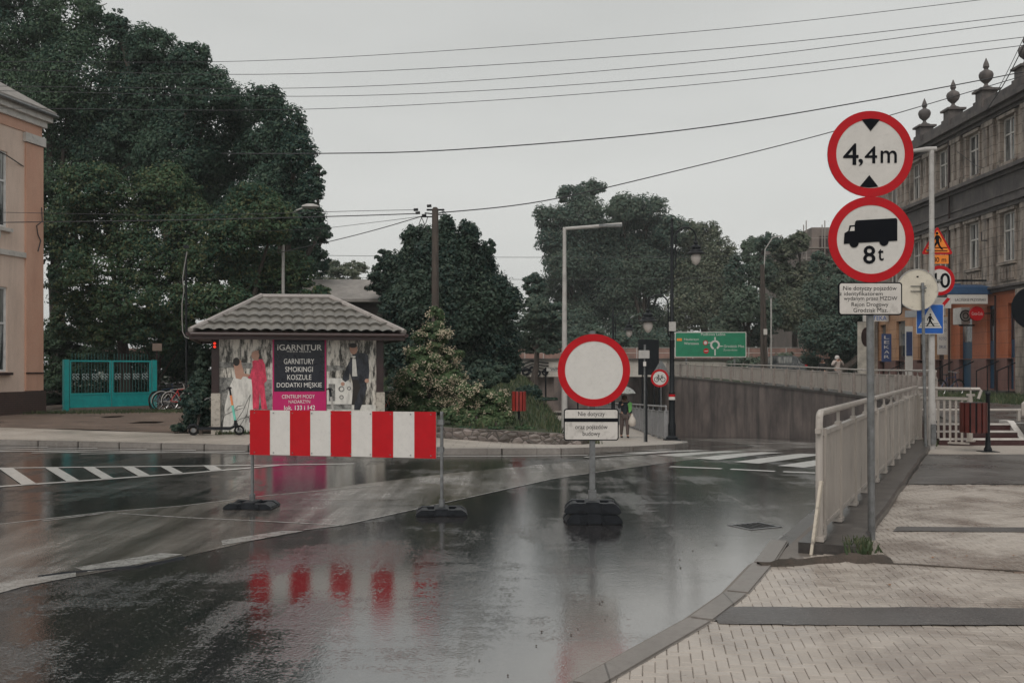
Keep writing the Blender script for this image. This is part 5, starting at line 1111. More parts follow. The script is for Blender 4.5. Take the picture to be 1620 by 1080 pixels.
mb.build('lettering', M['white'], f); mb = MB(); q = Q(1131, 545.5); mb.ring(q[0], q[1], .36, .22, -.053, -.048, 28, a0=R(-60), a1=R(250)); mb.b2((Q(1130, 0)[0], -.053, Q(0, 562)[1]), (Q(1132, 0)[0], -.048, Q(0, 552)[1])); mb.b2((Q(1130, 0)[0], -.053, Q(0, 540)[1]), (Q(1132, 0)[0], -.048, Q(0, 533)[1])); mb.b2((Q(1136, 0)[0], -.053, Q(0, 548.2)[1]), (Q(1143, 0)[0], -.048, Q(0, 546.8)[1])); mb.b2((Q(1112, 0)[0], -.053, Q(0, 542.5)[1]), (Q(1125, 0)[0], -.048, Q(0, 541.2)[1])); mb.build('roundabout_arrow', M['white'], f)
q = Q(1116, 542); mb = MB(); mb.ring(q[0], q[1], .19, .13, -.058, -.054, 20); q2 = Q(1117, 555); mb.disc(q2[0], q2[1], .2, -.058, -.0535, 20); mb.build('red_signs', M['red'], f)
mb = MB(); mb.disc(q[0], q[1], .13, -.0575, -.0535, 16); mb.b2((q2[0] - .13, -.061, q2[1] - .03), (q2[0] + .13, -.0585, q2[1] + .03)); mb.build('sign_faces', M['white'], f)
a = Q(1070, 539); b = Q(1079, 535); MB().b2((a[0] + .05, -.052, a[1]), (b[0], -.0475, b[1])).build('route_number', M['yellow'], f)
# ================================================================ lamps and poles
def curve_pts(c, r, a0, a1, n=10): return [(c[0] + r * math.cos(R(a0 + (a1 - a0) * k / n)), 0, c[1] + r * math.sin(R(a0 + (a1 - a0) * k / n))) for k in range(n + 1)]
def lantern(par, x, z, s=1.):
    """bell shaped hood with a hanging frosted globe; (x,z) top of the hood"""
    hd = MB().lathe([(.05, 0), (.07, -.05), (.05, -.1), (.10, -.13), (.16, -.17), (.165, -.22), (.13, -.24), (.2, -.28), (.215, -.34), (.3, -.38), (.31, -.40), (.16, -.41), (.12, -.42)][::1], (0, 0, 0), 20).build('lantern_hood', M['black'], par); hd.location = (x, 0, z); hd.scale = (s, s, s)
    gl = MB().lathe([(.12, -.42), (.155, -.48), (.16, -.56), (.13, -.66), (.07, -.74), (.02, -.77)], (0, 0, 0), 16).build('globe', M['lampglass'], hd); return hd
def ornate(px, Y, zb, htop, label, arms, group='ornate black park lamps'):
    S = thing('ornate_street_lamp', label, 'street lamp', (PX(px, Y), Y, zb), group=group)
    MB().lathe([(.19, 0), (.19, .1), (.12, .16), (.13, .5), (.10, .6), (.095, 1.5), (.105, 1.55), (.08, 1.6), (.075, 3.2), (.09, 3.25), (.06, 3.3), (.05, htop - .35), (.065, htop - .33), (.045, htop - .3), (.035, htop - .12), (.05, htop - .06), (.01, htop)], seg=14).build('post', M['black'], S)
    for sgn, z, reach in arms:
        r = reach / 2 - .06; xs = sgn * .12
        pts = [(sgn * .06, 0, z - 1.2), (xs, 0, z - 1.1), (xs, 0, z - .15)] + [(xs + sgn * (r - r * math.cos(R(180 * k / 12))), 0, z - .15 + r * math.sin(R(180 * k / 12))) for k in range(1, 13)] + [(xs + sgn * 2 * r, 0, z - .3)]
        am = MB().tube(pts, .025, 8).build('arm', M['black'], S); MB().tube([(0, 0, z - .55), (xs, 0, z - .55)], .03, 6).build('collar', M['black'], am); lantern(S, xs + sgn * 2 * r, z - .28)
    return S
L1 = ornate(1063, 32.4, zp(1063, 32.4), 7.25, 'tall nearest ornate black lamp with two curved arms', ((1, 6.75, .78), (-1, 4.55, .78)))
MB().b2((-.11, -.12, 3.55), (.11, .0, 3.85)).build('white_box', M['zincl'], L1); mb = MB(); mb.tube([(0, 0, 1.42), (0, 0, 1.5)], .11, 14); mb.build('red_band', M['red'], L1); MB().tube([(0, 0, 1.32), (0, 0, 1.42)], .108, 14).build('white_band', M['white'], L1); MB().b2((-.25, -.2, -.02), (.25, .2, .05)).build('base_plate', M['black'], L1)
ornate(970, 50, zbank(PX(970, 50), 50), 5.9, 'middle ornate black lamp standing beyond the blank round sign', ((1, 5.5, .8),))
ornate(896, 72, zbank(PX(896, 72), 72), 5.9, 'farthest small ornate black lamp near the railway bridge', ((1, 5.0, .8),))
Y = 26.; zb = zwalk(PX(893, Y), Y); S = thing('street_light', 'pale tapering street light with long straight arm', 'street light', (PX(893, Y), Y, zb)); k_ = F / Y; Z = lambda py: EYE - zb + (HY - py) / k_
MB().tube([(0, 0, 0), (0, 0, Z(360))], [.085, .045], 14).build('pole', M['zincl'], S); MB().tube([(-.04, 0, Z(362)), (.75, 0, Z(358.5)), (1.5, 0, Z(354))], [.04, .045, .035], 10).build('arm', M['zincl'], S); MB().lathe([(.2, 0), (.2, .02), (.1, .04)], seg=12).build('base_flange', M['zinc'], S); MB().b2((.9, -.07, Z(357) - .03), (1.5, .07, Z(354) - .02)).build('led_head', M['zinc'], S)
Y = 41.5; S = thing('street_light', 'curved white street light rising among the left trees', 'street light', (PX(448, Y), Y, 0)); k_ = F / Y; Z = lambda py: EYE + (HY - py) / k_
MB().tube([(0, 0, 0), (0, 0, Z(375)), (.1, 0, Z(355)), (.3, 0, Z(342)), (.55, 0, Z(333)), (.85, 0, Z(329))], [.09, .06, .05, .045, .04, .04], 10).build('pole', M['zincl'], S)
MB().lathe([(.01, .1), (.12, .09), (.25, .03), (.28, -.03), (.2, -.1), (.05, -.13)][::-1], seg=16).build('lamp_head', M['zincl'], S); h_ = [c for c in bpy.data.objects if c.parent == S and c.name.startswith('lamp_head')][0]; h_.location = (1.12, 0, Z(326)); h_.scale = (1.35, .7, 1)
# utility pole and cables
Y = 31.; UP = thing('utility_pole', 'dark wooden utility pole with insulators before the trees', 'utility pole', (PX(688.5, Y), Y, 0)); k_ = F / Y; Z = lambda py: EYE + (HY - py) / k_; U = lambda px, py: ((px - 688.5) / k_, 0, Z(py))
MB().tube([(0, 0, 0), (0, 0, Z(331)), (0, 0, Z(328))], [.13, .10, .06], 12).build('post', M['bark'], UP)
mb = MB(); mb.tube([U(675, 332), U(703, 332)], .03, 6); mb.tube([U(672, 337), U(700, 340)], .02, 6); mb.tube([U(665, 343), U(690, 343)], .02, 6); mb.build('crossarm', M['black'], UP)
for p in ((658, 332), (661, 337), (671, 341), (679, 326)): MB().tube([U(p[0] - 3.5, p[1]), U(p[0] + 3.5, p[1] - .5)], .045, 8).build('insulator', M['black'], UP)
mb = MB(); mb.tube([U(*p) for p in ((668, 342), (663, 354), (667, 364), (674, 352), (677, 342))], .012, 5); mb.tube([U(*p) for p in ((667, 344), (672, 356), (678, 368))], .012, 5); mb.build('loose_loop', M['wire'], UP)
def wire(label, pts, r=.008, group=None):
    mb = MB(); V = [P(x, y, Y_) for x, y, Y_ in pts]; out = []
    for i in range(len(V) - 1):
        p0, p1, p2, p3 = V[max(i - 1, 0)], V[i], V[i + 1], V[min(i + 2, len(V) - 1)]
        for k in range(8): t = k / 8; out.append(.5 * ((2 * p1) + (p2 - p0) * t + (2 * p0 - 5 * p1 + 4 * p2 - p3) * t * t + (3 * p1 - p0 - 3 * p2 + p3) * t ** 3))
    out.append(V[-1]); mb.tube(out, r, 5); o = mb.build('overhead_cable', M['wire']); return tag(o, label, 'cable', group)
g1 = 'cables crossing the sky'
wire('topmost of the five parallel cables crossing the sky', [(-500, 100, 25), (0, 98, 22), (445, 95, 20.5), (1080, 52, 18.5), (1620, -8, 17), (2300, -90, 15)], .0055, g1)
wire('second from top of the five parallel cables', [(-500, 108, 25), (0, 111, 22), (470, 117, 20.5), (1080, 82, 18.5), (1620, 24, 17), (2300, -60, 15)], .006, g1)
wire('middle one of the five parallel sky cables', [(-500, 130, 25), (40, 137, 22), (540, 138, 20.5), (1080, 101, 18.5), (1620, 34, 17), (2300, -55, 15)], .006, g1)
wire('fourth from top of the five parallel cables', [(-500, 138, 25), (0, 144, 22), (540, 152, 20.5), (1080, 121, 18.5), (1620, 59, 17), (2300, -20, 15)], .006, g1)
wire('lowest of the five parallel cables crossing the sky', [(-500, 165, 25), (77, 172, 22), (520, 172, 20.5), (1080, 136, 18.5), (1620, 72, 17), (2300, -8, 15)], .006, g1)
wire('thick sagging cable from the left trees to the urns', [(350, 243, 44), (500, 243, 40), (720, 237, 37), (1080, 206, 36), (1400, 155, 38), (1620, 114, 41)], .022)
wire('cable rising from the utility pole towards the grand building', [(694, 337, 31), (860, 318, 32), (1080, 268, 34), (1330, 205, 37), (1620, 120, 41)], .018)
wire('upper cable running left from the utility pole', [(658, 332, 31), (560, 334, 31), (300, 340, 32), (0, 336, 33), (-300, 330, 34)], .009)
wire('thicker lower cable running left from the utility pole', [(660, 338, 31), (540, 342, 31), (300, 348, 32), (0, 352, 33)], .016)
wire('slack cable dropping from the utility pole into the trees', [(668, 342, 31), (600, 362, 32), (530, 380, 34), (440, 400, 37)], .014)
wire('faint thin cable below the pole insulators', [(670, 342, 31), (590, 352, 33), (500, 362, 36), (400, 366, 40)], .008)
wire('dark cable entering the peach townhouse wall', [(-40, 225, 30), (0, 240, 33), (35, 262, 35), (63, 281, 36.1)], .022)
wire('thin railway cable across the distant trees', [(500, 404, 85), (800, 407, 85), (1100, 406, 85), (1300, 400, 85)], .02)
wire('lower railway cable across the distant trees', [(500, 438, 85), (800, 442, 85), (1100, 440, 85), (1300, 434, 85)], .02)
wire('slanting cable above the roof urns at the right edge', [(1560, 175, 44), (1590, 130, 42), (1620, 72, 40)], .02)
wire('second slanting cable above the urns at the right edge', [(1575, 150, 44), (1598, 105, 42), (1622, 55, 40)], .014)
Y = 70; S = thing('utility_pole', 'brown double utility pole behind the far railing', 'utility pole', (PX(1206, Y), Y, zterr(Y)))
for x in (0, .3): MB().tube([(x, 0, 0), (x * .3 - .05, 0, 8.6 - zterr(Y) + .3)], [.14, .1], 10).build('post', M['bark'], S)
MB().b2((.05, -.2, 3.1), (.3, -.1, 3.5)).build('notice', M['whitedirty'], S)
MB().tube([(.1, 0, 7.4), (.2, 0, 9.1), (.7, 0, 9.9), (1.4, 0, 10.1)], .04, 6).build('lamp_arm', M['zincl'], S)
Y = 72; S = thing('metal_pole', 'thin pale metal pole right of the brown double pole', 'pole', (PX(1220, Y), Y, zterr(Y))); MB().tube([(0, 0, 0), (0, 0, 5.8)], .06, 8).build('tube', M['zincl'], S); MB().b2((-.1, -.08, 5.8), (.1, .08, 5.95)).build('cap', M['zinc'], S)
# ================================================================ gate
ga = Vector((PX(104, 37.), 37.)); gb = Vector((PX(243.5, 39.6), 39.6)); yaw = math.atan2(gb.y - ga.y, gb.x - ga.x); Lg = (gb - ga).length
S = thing('yard_gate', 'turquoise metal double gate with scrolled bars', 'gate', (ga.x, ga.y, .02), yaw)
H = 1.9
for x in (0, Lg): MB().b2((x - .09, -.09, -.1), (x + .09, .09, H + .02)).build('gate_post', M['teal'], S, bevel=.01)
for x0, x1 in ((.13, Lg / 2 - .015), (Lg / 2 + .015, Lg - .13)):
    w = .06; mb = MB()
    mb.b2((x0, -.03, .12), (x0 + w, .03, H)); mb.b2((x1 - w, -.03, .12), (x1, .03, H))
    for z in (.12, .60, H - w): mb.b2((x0 + w, -.03, z), (x1 - w, .03, z + w))
    lf = mb.build('gate_leaf', M['teal'], S)
    MB().b2((x0 + w, -.01, .18), (x1 - w, .01, .60)).build('sheet_panel', M['teal'], lf)
    mb = MB(); n = 12
    for k in range(n):
        x = x0 + w + (x1 - x0 - 2 * w) * (k + .5) / n; mb.b2((x - .009, .032, .62), (x + .009, .048, H + .26))
    mb.build('bars', M['tealdk'], lf)
    for k in range(4):
        mb = MB(); cx = x0 + w + (x1 - x0 - 2 * w) * (k + .5) / 4
        for sx in (-1, 1):
            for sz in (-1, 1): mb.ring(cx + sx * .07, 1.28 + sz * .06, .06, .042, -.02, .0, 14, a0=R(0), a1=R(300))
        mb.build('scroll', mat('faded scroll paint', (.34, .42, .42), .5), lf)
o = MB().b2((PX(241, 40.2), 40.2, 2.32), (PX(256, 40.2), 40.24, 2.62)).build('house_number_board', mat('dull tan board', (.2, .15, .12), .6)); tag(o, 'small brown board hanging above the gate post', 'board'); 
mb = MB(); mb.tube([(PX(248, 40.3), 40.3, 0), (PX(248, 40.3), 40.3, 2.5)], .035, 6); c_ = mb.build('stake', M['brown'], o)
# ================================================================ bins
def slat_bin(label, loc, rz, hb, rb, z0, m, postx, ph, group=None, n=14, oval=.8):
    S = thing('litter_bin', label, 'litter bin', loc, rz)
    MB().lathe([(rb * .9, z0), (rb * .9, z0 + hb)], seg=20).build('liner', M['black'], S)
    for k in range(n):
        a = 2 * math.pi * (k + .5) / n; MB().box((rb * math.cos(a), rb * math.sin(a), z0 + hb / 2), (.022, 2 * rb * math.sin(math.pi / n) * .72, hb), a).build('slat', m, S)
    if ph:
        MB().lathe([(.07, 0), (.075, .05), (.05, .1), (.045, .25), (.038, .3), (.036, ph - .08), (.05, ph - .06), (.05, ph - .03), (.03, ph)], (postx, 0, 0), 14).build('post', M['black'], S)
        MB().b2((min(postx, rb * math.copysign(1, postx)) , -.02, z0 + hb * .75), (max(postx, rb * math.copysign(1, postx)), .02, z0 + hb * .8)).build('bracket', M['black'], S)
        MB().b2((postx - .16, -.16, 0), (postx + .16, .16, .008)).build('base_plate', M['black'], S)
    return S
Y = 19.25; slat_bin('round dark red slatted bin hung on a black post', (PX(1540, Y), Y, 0), 0, .575, .235, .37, M['slat'], .28, 1.16)
Y = 25.6; zg = zbank(PX(821, Y), Y); slat_bin('bright red slatted bin among the bushes on the bank', (PX(821, Y), Y, zg), 0, .5, .17, .35, M['slatred'], .0001, 0, n=12)
MB().tube([(PX(821, Y), Y + .12, zg - .05), (PX(821, Y), Y + .12, zg + .85)], .03, 8).build('post', M['black'], bpy.data.objects['litter_bin.001'], world=True)
# ================================================================ bicycles, scooters
def bicycle(label, loc, rz, frame, group, lean=0., fender=None):
    S = thing('bicycle', label, 'bicycle', loc, rz, group); S.rotation_euler = (lean, 0, rz)
    for x in (-.52, .52):
        wh = MB().tube([(x + .335 * math.cos(a), 0, .35 + .335 * math.sin(a)) for a in np.linspace(0, 2 * math.pi, 24, endpoint=False)], .018, 6, closed=True).build('wheel', M['tyre'], S)
        mb = MB(); [mb.tube([(x, .02 * (-1) ** k, .35), (x + .32 * math.cos(k * math.pi / 8), 0, .35 + .32 * math.sin(k * math.pi / 8))], .002, 3) for k in range(16)]; mb.tube([(x + .315 * math.cos(a), 0, .35 + .315 * math.sin(a)) for a in np.linspace(0, 2 * math.pi, 24, endpoint=False)], .009, 4, closed=True); mb.build('rim_and_spokes', M['steel'], wh)
        mb = MB(); mb.tube([(x + .375 * math.cos(a), 0, .35 + .375 * math.sin(a)) for a in np.linspace(R(20), R(190), 12)], .018, 5); mb.build('mudguard', M['zincl'] if fender else M['black'], S)
    fr = MB(); bb = (-.08, 0, .30); st = (-.2, 0, .78); hd = (.33, 0, .82); hd2 = (.38, 0, .66)
    for a, b in ((bb, st), (bb, hd2), (st, hd), ((-.52, 0, .35), bb), ((-.52, 0, .35), (-.19, 0, .74)), (hd, hd2), (hd2, (.52, 0, .35)), (hd, (.29, 0, 1.0))): fr.tube([a, b], .017, 6)
    fr.build('frame', frame, S)
    MB().tube([(.2, -.28, 1.02), (.3, -.2, 1.03), (.31, 0, 1.0), (.3, .2, 1.03), (.2, .28, 1.02)], .013, 6).build('handlebar', M['steel'], S)
    sd = MB(); sd.prism([(-.36, .9), (-.34, .95), (-.2, .95), (-.06, .92), (-.08, .89)], -.07, .07); sd.tube([st, (-.22, 0, .9)], .013, 6); sd.build('saddle', M['seat'], S)
    mb = MB(); mb.ring(-.08, .3, .09, .07, -.04, -.03, 16); mb.tube([(-.08, -.05, .3), (-.02, -.05, .16)], .01, 5); mb.tube([(-.08, .05, .3), (-.14, .05, .44)], .01, 5); mb.box((-.02, -.09, .155), (.09, .08, .02)); mb.box((-.14, .09, .44), (.09, .08, .02)); mb.build('crankset', M['steel'], S)
    return S
gB = 'bicycles parked beside the turquoise gate'
redf = mat('bicycle red', (.45, .02, .02), .35); whf = mat('bicycle white', (.5, .48, .45), .35); blf = mat('bicycle navy', (.02, .04, .1), .35); grf = mat('bicycle black', (.02, .02, .02), .35)
bicycle('dark bicycle with pale mudguards nearest the gate post', (PX(256, 38.6), 38.6, .02), R(75), grf, gB, R(6), 1)
bicycle('navy bicycle with black mudguards second from the gate', (PX(265, 38.4), 38.4, .02), R(62), blf, gB, R(-5))
bicycle('white framed bicycle parked among dark ones', (PX(277, 38.2), 38.2, .02), R(35), whf, gB, R(5), 1)
bicycle('red bicycle leaning by the leafy kiosk side', (PX(290, 38.0), 38.0, .02), R(50), redf, gB, R(-6), 1)
bicycle('black bicycle hidden behind the red one', (PX(301, 39.3), 39.3, .02), R(20), grf, gB, R(4))
bicycle('red bicycle parked right of the advert kiosk', (PX(617, 29), 29, .0), R(70), redf, 'bicycles parked beside the kiosk', R(5), 1)
bicycle('blue bicycle standing before the orange shopfront', (PX(1501, 42.), 42, zterr(42) + .01), R(25), blf, 'bicycles parked by the shops', R(4))
def scooter(label, loc, rz, g='rental scooters beside the kiosk'):
    S = thing('electric_scooter', label, 'scooter', loc, rz, g)
    mb = MB(); mb.prism([(-.42, .13), (.36, .13), (.42, .19), (.36, .2), (-.36, .2), (-.44, .17)], -.085, .085); mb.build('deck', M['rubber'], S, bevel=.01)
    for x in (-.52, .56):
        wh = MB().tube([(x + .10 * math.cos(a), 0, .12 + .10 * math.sin(a)) for a in np.linspace(0, 2 * math.pi, 20, endpoint=False)], .024, 8, closed=True).build('wheel', M['tyre'], S); mb = MB(); mb.disc(x, .12, .06, -.02, .02, 16); mb.build('hub', M['zinc'], wh)
    mb = MB(); mb.tube([(x_, 0, z_) for x_, z_ in ((-.66, .17), (-.6, .24), (-.5, .255), (-.4, .2))], .03, 6); mb.build('rear_mudguard', M['rubber'], S)
    mb = MB(); mb.tube([(.36, 0, .17), (.46, 0, .22), (.47, 0, .36)], .035, 8); mb.bar((.47, 0, .36), (.56, 0, .12), .08, .03); mb.build('fork', M['black'], S)
    MB().tube([(.47, 0, .32), (.40, 0, .72)], .030, 10).build('stem', M['mint'], S); MB().tube([(.40, 0, .72), (.36, 0, .96)], .028, 10).build('upper_stem', M['orangep'], S); MB().tube([(.36, 0, .96), (.335, 0, 1.12)], .024, 10).build('stem_head', M['black'], S)
    mb = MB(); mb.tube([(.32, -.26, 1.12), (.34, -.1, 1.13), (.34, .1, 1.13), (.32, .26, 1.12)], .014, 8); mb.box((.33, 0, 1.14), (.07, .1, .04)); mb.build('handlebar', M['black'], S); return S
scooter('mint electric scooter parked at the kiosk corner', (PX(341, 23.95), 23.95, .0), R(4))
s2_ = scooter('electric scooter partly hidden behind the striped barrier', (PX(499, 22.6), 22.6, 0), R(25))
for q in bpy.data.objects:
    if q.parent == s2_ and q.name.split('.')[0] in ('stem', 'upper_stem'): q.data.materials[0] = M['zincl']; 
# ================================================================ car
def car(label, px, Y, zg, rz):
    S = thing('parked_car', label, 'car', (PX(px, Y), Y, zg), rz); paint = mat('grey car paint', (.13, .135, .14), .25, .4)
    side = [(-2.1, .35), (-2.12, .8), (-2.0, 1.0), (-1.85, 1.05), (-1.5, 1.5), (-1.3, 1.6), (.3, 1.6), (.6, 1.52), (1.15, 1.02), (1.9, .9), (2.1, .72), (2.1, .35), (1.75, .3), (-1.7, .3)]
    MB().prism(side, -.85, .85).build('body', paint, S, bevel=.06)
    MB().prism([(-1.72, 1.07), (-1.42, 1.5), (.25, 1.52), (.5, 1.46), (.98, 1.05)], -.865, .865).build('side_windows', M['glass'], S)
    mb = MB(); mb.bar((-1.95, 0, 1.1), (-1.56, 0, 1.48), 1.4, .02, up=(1, 0, 0)); mb.build('rear_window', M['glass'], S)
    for x in (-1.3, 1.3):
        for y in (-.8, .8): wh = MB().disc(x, .33, .33, y - .1, y + .1, 24).build('wheel', M['tyre'], S, bevel=.02); MB().disc(x, .33, .2, y - .11, y + .11, 16).build('rim', M['steel'], wh)
    for y in (-.65, .65): MB().b2((-2.14, y - .13, .75), (-2.05, y + .13, .95)).build('tail_light', M['red'], S); MB().b2((2.03, y - .15, .68), (2.12, y + .15, .82)).build('headlight', M['lampglass'], S)
    return S
car('dark grey car parked beyond the far railing', 1229, 74, zterr(74), R(160))
car2 = None
# ================================================================ people
def body_mesh(name, nodes, edges, m, par, lvl=2, z_cut=None):
    """nodes {k:(x,y,z,r)}: skin modifier surface applied to a mesh"""
    ks = list(nodes); me = bpy.data.meshes.new('sk'); me.from_pydata([nodes[k][:3] for k in ks], [(ks.index(a), ks.index(b)) for a, b in edges], []); o = bpy.data.objects.new('sk', me); COL.objects.link(o)
    md = o.modifiers.new('s', 'SKIN'); sv = me.skin_vertices[0].data
    for i, k in enumerate(ks):
        r = nodes[k][3]; sv[i].radius = (r, r) if not isinstance(r, tuple) else r
    sv[0].use_root = True; md.use_smooth_shade = True; s = o.modifiers.new('u', 'SUBSURF'); s.levels = lvl
    dg = bpy.context.evaluated_depsgraph_get(); m2 = bpy.data.meshes.new_from_object(o.evaluated_get(dg)); m2.name = name; bpy.data.objects.remove(o); m2.materials.clear(); m2.materials.append(m)
    q = bpy.data.objects.new(name, m2); COL.objects.link(q); q.parent = par
    for p in m2.polygons: p.use_smooth = True
    return q
def person(label, loc, rz, h, hair, top, bot, pose, shoe=None, hat=None):
    S = thing('person', label, 'person', loc, rz); k = h / 1.7
    N = dict(pel=(0, 0, .93, .13), sp=(0, .0, 1.12, .12), ch=(0, .0, 1.33, .145), nk=(0, -.01, 1.46, .06), hd=(0, -.03, 1.56, .085), tp=(0, -.02, 1.66, .06))
    E = [('pel', 'sp'), ('sp', 'ch'), ('ch', 'nk'), ('nk', 'hd'), ('hd', 'tp')]
    for s, n in ((-1, 'l'), (1, 'r')):
        st = pose.get('stride', .0) * s
        N['hip' + n] = (s * .09, 0, .88, .10); N['kn' + n] = (s * .1, -.03 - st * .5, .50, .062); N['an' + n] = (s * .1, .02 - st, .09, .042); N['to' + n] = (s * .11, -.13 - st, .04, .035)
        N['sh' + n] = (s * .17, 0, 1.40, .062); el, wr = pose['arm' + n]; N['el' + n] = (*el, .045); N['wr' + n] = (*wr, .032); d = (Vector(wr) - Vector(el)).normalized(); hn = Vector(wr) + d * .09; N['ha' + n] = (*hn, .035)
        E += [('pel', 'hip' + n), ('hip' + n, 'kn' + n), ('kn' + n, 'an' + n), ('an' + n, 'to' + n), ('ch', 'sh' + n), ('sh' + n, 'el' + n), ('el' + n, 'wr' + n), ('wr' + n, 'ha' + n)]
    b = body_mesh('body', N, E, M['skin'], S)
    up = lambda r, d: r + d
    JN = {q: (*N[q][:3], N[q][3] + .022) for q in ('pel', 'sp', 'ch', 'shl', 'shr', 'ell', 'elr', 'wrl', 'wrr')}; JN['pel'] = (0, 0, .86, .165)
    body_mesh('jacket', JN, [('pel', 'sp'), ('sp', 'ch'), ('ch', 'shl'), ('ch', 'shr'), ('shl', 'ell'), ('shr', 'elr'), ('ell', 'wrl'), ('elr', 'wrr')], top, S)
    TN = {q: (*N[q][:3], N[q][3] + .02) for q in ('pel', 'hipl', 'hipr', 'knl', 'knr', 'anl', 'anr')}
    body_mesh('trousers', TN, [('pel', 'hipl'), ('pel', 'hipr'), ('hipl', 'knl'), ('hipr', 'knr'), ('knl', 'anl'), ('knr', 'anr')], bot, S)
    for n in 'lr': x, y, z, r = N['an' + n]; body_mesh('shoe', {'a': (x, y + .03, .05, .05), 'b': (x, y - .17, .04, .045)}, [('a', 'b')], shoe or M['black'], S, 1)
    hm = MB(); hm.lathe([(.115, -.06), (.12, .0), (.105, .07), (.06, .115), (.01, .125)], (0, 0.01, 1.585), 14); hm.build('hair' if not hat else 'hat', hair, S)
    fc = MB(); [fc.lathe([(.004, -.012), (.012, 0), (.004, .012)], (sx * .034, -.115, 1.57), 6) for sx in (-1, 1)]; fc.build('eyes', M['ink'], S); MB().add([(-.014, -.11, 1.53), (.014, -.11, 1.53), (0, -.14, 1.535), (0, -.112, 1.575)], [(0, 1, 2), (0, 2, 3), (1, 2, 3)]).build('nose', M['skin'], S); MB().box((0, -.113, 1.505), (.045, .012, .01)).build('mouth', M['slatred'], S)
    S.scale = (k, k, k); return S
cl = lambda n, c: mat(n, c, .8, scale=12)
Y = 35.; x = PX(988, Y)
S = person('person in dark jacket walking with an open umbrella and bag', (x, Y, zwalk(x, Y)), R(8), 1.50, cl('brown hair', (.06, .035, .02)), cl('navy jacket', (.015, .02, .03)), cl('mauve trousers', (.10, .075, .07)), {'stride': .12, 'arml': ((-.24, -.05, 1.2), (-.16, -.2, 1.32)), 'armr': ((.25, .0, 1.14), (.24, -.1, .93))})
MB().prism([(.16, 1.0), (.26, 1.08), (.28, 1.38), (.2, 1.44), (.1, 1.36)], -.12, .1).build('green_scarf', cl('lime cloth', (.18, .50, .14)), S)
t = thing('umbrella', 'open pale umbrella held over the walking person', 'umbrella', (x - .13, Y - .2, zwalk(x, Y)))
mb = MB(); mb.tube([(0, 0, 1.1), (.02, 0, 1.86)], .008, 6); mb.build('shaft', M['black'], t)
mb = MB(); n = 8; v = []; f = []
for ri, zz in ((.02, 1.84), (.22, 1.79), (.38, 1.70), (.48, 1.58)):
    for k in range(n * 2): a = math.pi * k / n; r = ri * (1 if k % 2 == 0 else .96); v.append((.02 + r * math.cos(a), r * math.sin(a), zz - (0.02 if k % 2 else 0)))
for j in range(3): f += [(j * 16 + i, j * 16 + (i + 1) % 16, (j + 1) * 16 + (i + 1) % 16, (j + 1) * 16 + i) for i in range(16)]
mb.add(v, f).build('canopy', mat('clear patterned umbrella', (.28, .29, .27), .3, scale=25, var=.5), t)
t = thing('shopping_bag', 'white shopping bag carried by the person with umbrella', 'bag', (x + .25, Y - .15, zwalk(x, Y) + .42)); MB().lathe([(.09, 0), (.14, .08), (.13, .22), (.05, .36), (.03, .42)], seg=10).build('sack', cl('white plastic', (.55, .5, .45)), t); MB().tube([(-.02, 0, .4), (-.02, 0, .46), (.02, 0, .46), (.02, 0, .4)], .008, 5).build('handle', cl('white plastic', None), t)
Y = 50.; x = PX(1324.5, Y)
person('person in pale top and white cap raising hands to face', (x, Y, zterr(Y)), R(5), 1.72, cl('white cap', (.5, .47, .45)), cl('pale sweatshirt', (.42, .36, .33)), cl('grey trousers', (.2, .18, .17)), {'arml': ((-.3, -.08, 1.2), (-.1, -.2, 1.45)), 'armr': ((.3, -.08, 1.2), (.1, -.2, 1.45))}, hat=1)
Y = 51.; x = PX(1302, Y)
person('person in black clothes standing beside the pale dressed one', (x, Y, zterr(Y)), R(-40), 1.58, cl('black hair', (.012, .01, .01)), cl('black coat', (.008, .008, .009)), cl('black trousers', (.008, .008, .009)), {'arml': ((-.24, .0, 1.15), (-.2, -.15, .95)), 'armr': ((.24, -.02, 1.15), (.18, -.18, 1.0))})
# ================================================================ vegetation
gL = 'big trees behind the yard'
lf = lambda Y, px=5.4: px * Y / F
tree('broadleaf_tree', 'tallest dark tree rising behind the peach townhouse', 'tree', (PX(90, 52), 52, 0), px_blobs([(30, 60, 90, 90), (110, 30, 75, 60), (60, 190, 110, 110), (130, 130, 90, 90), (40, 330, 90, 110), (195, 75, 45, 55), (170, 240, 80, 90), (10, -60, 100, 80)], 52), 110000, lf(52), M['leafbig'], .45, gL, k=190, sub=.26, flat=.95)
tree('broadleaf_tree', 'dark tree with a broken crown in the middle of the left group', 'tree', (PX(280, 50), 50, 0), px_blobs([(185, 40, 22, 30), (240, 80, 50, 40), (300, 95, 40, 35), (250, 150, 75, 70), (330, 150, 55, 50), (210, 220, 70, 70), (290, 240, 80, 75), (380, 175, 50, 45), (360, 250, 60, 60), (318, 300, 55, 50), (270, 310, 60, 50)], 50), 95000, lf(50), M['leafblu'], .4, gL, k=190, sub=.26, flat=.95)
tree('broadleaf_tree', 'dark ragged tree at the right edge of the left group', 'tree', (PX(430, 47), 47, 0), px_blobs([(425, 165, 32, 35), (450, 200, 45, 40), (420, 240, 55, 45), (470, 245, 34, 40), (440, 300, 55, 50), (490, 300, 26, 32), (500, 270, 16, 14), (475, 350, 45, 45), (510, 370, 18, 22), (400, 340, 60, 60), (460, 410, 55, 45), (505, 415, 20, 25), (430, 460, 60, 40)], 47), 62000, lf(47), M['leafblu'], .35, gL, k=230, sub=.25, flat=.95)
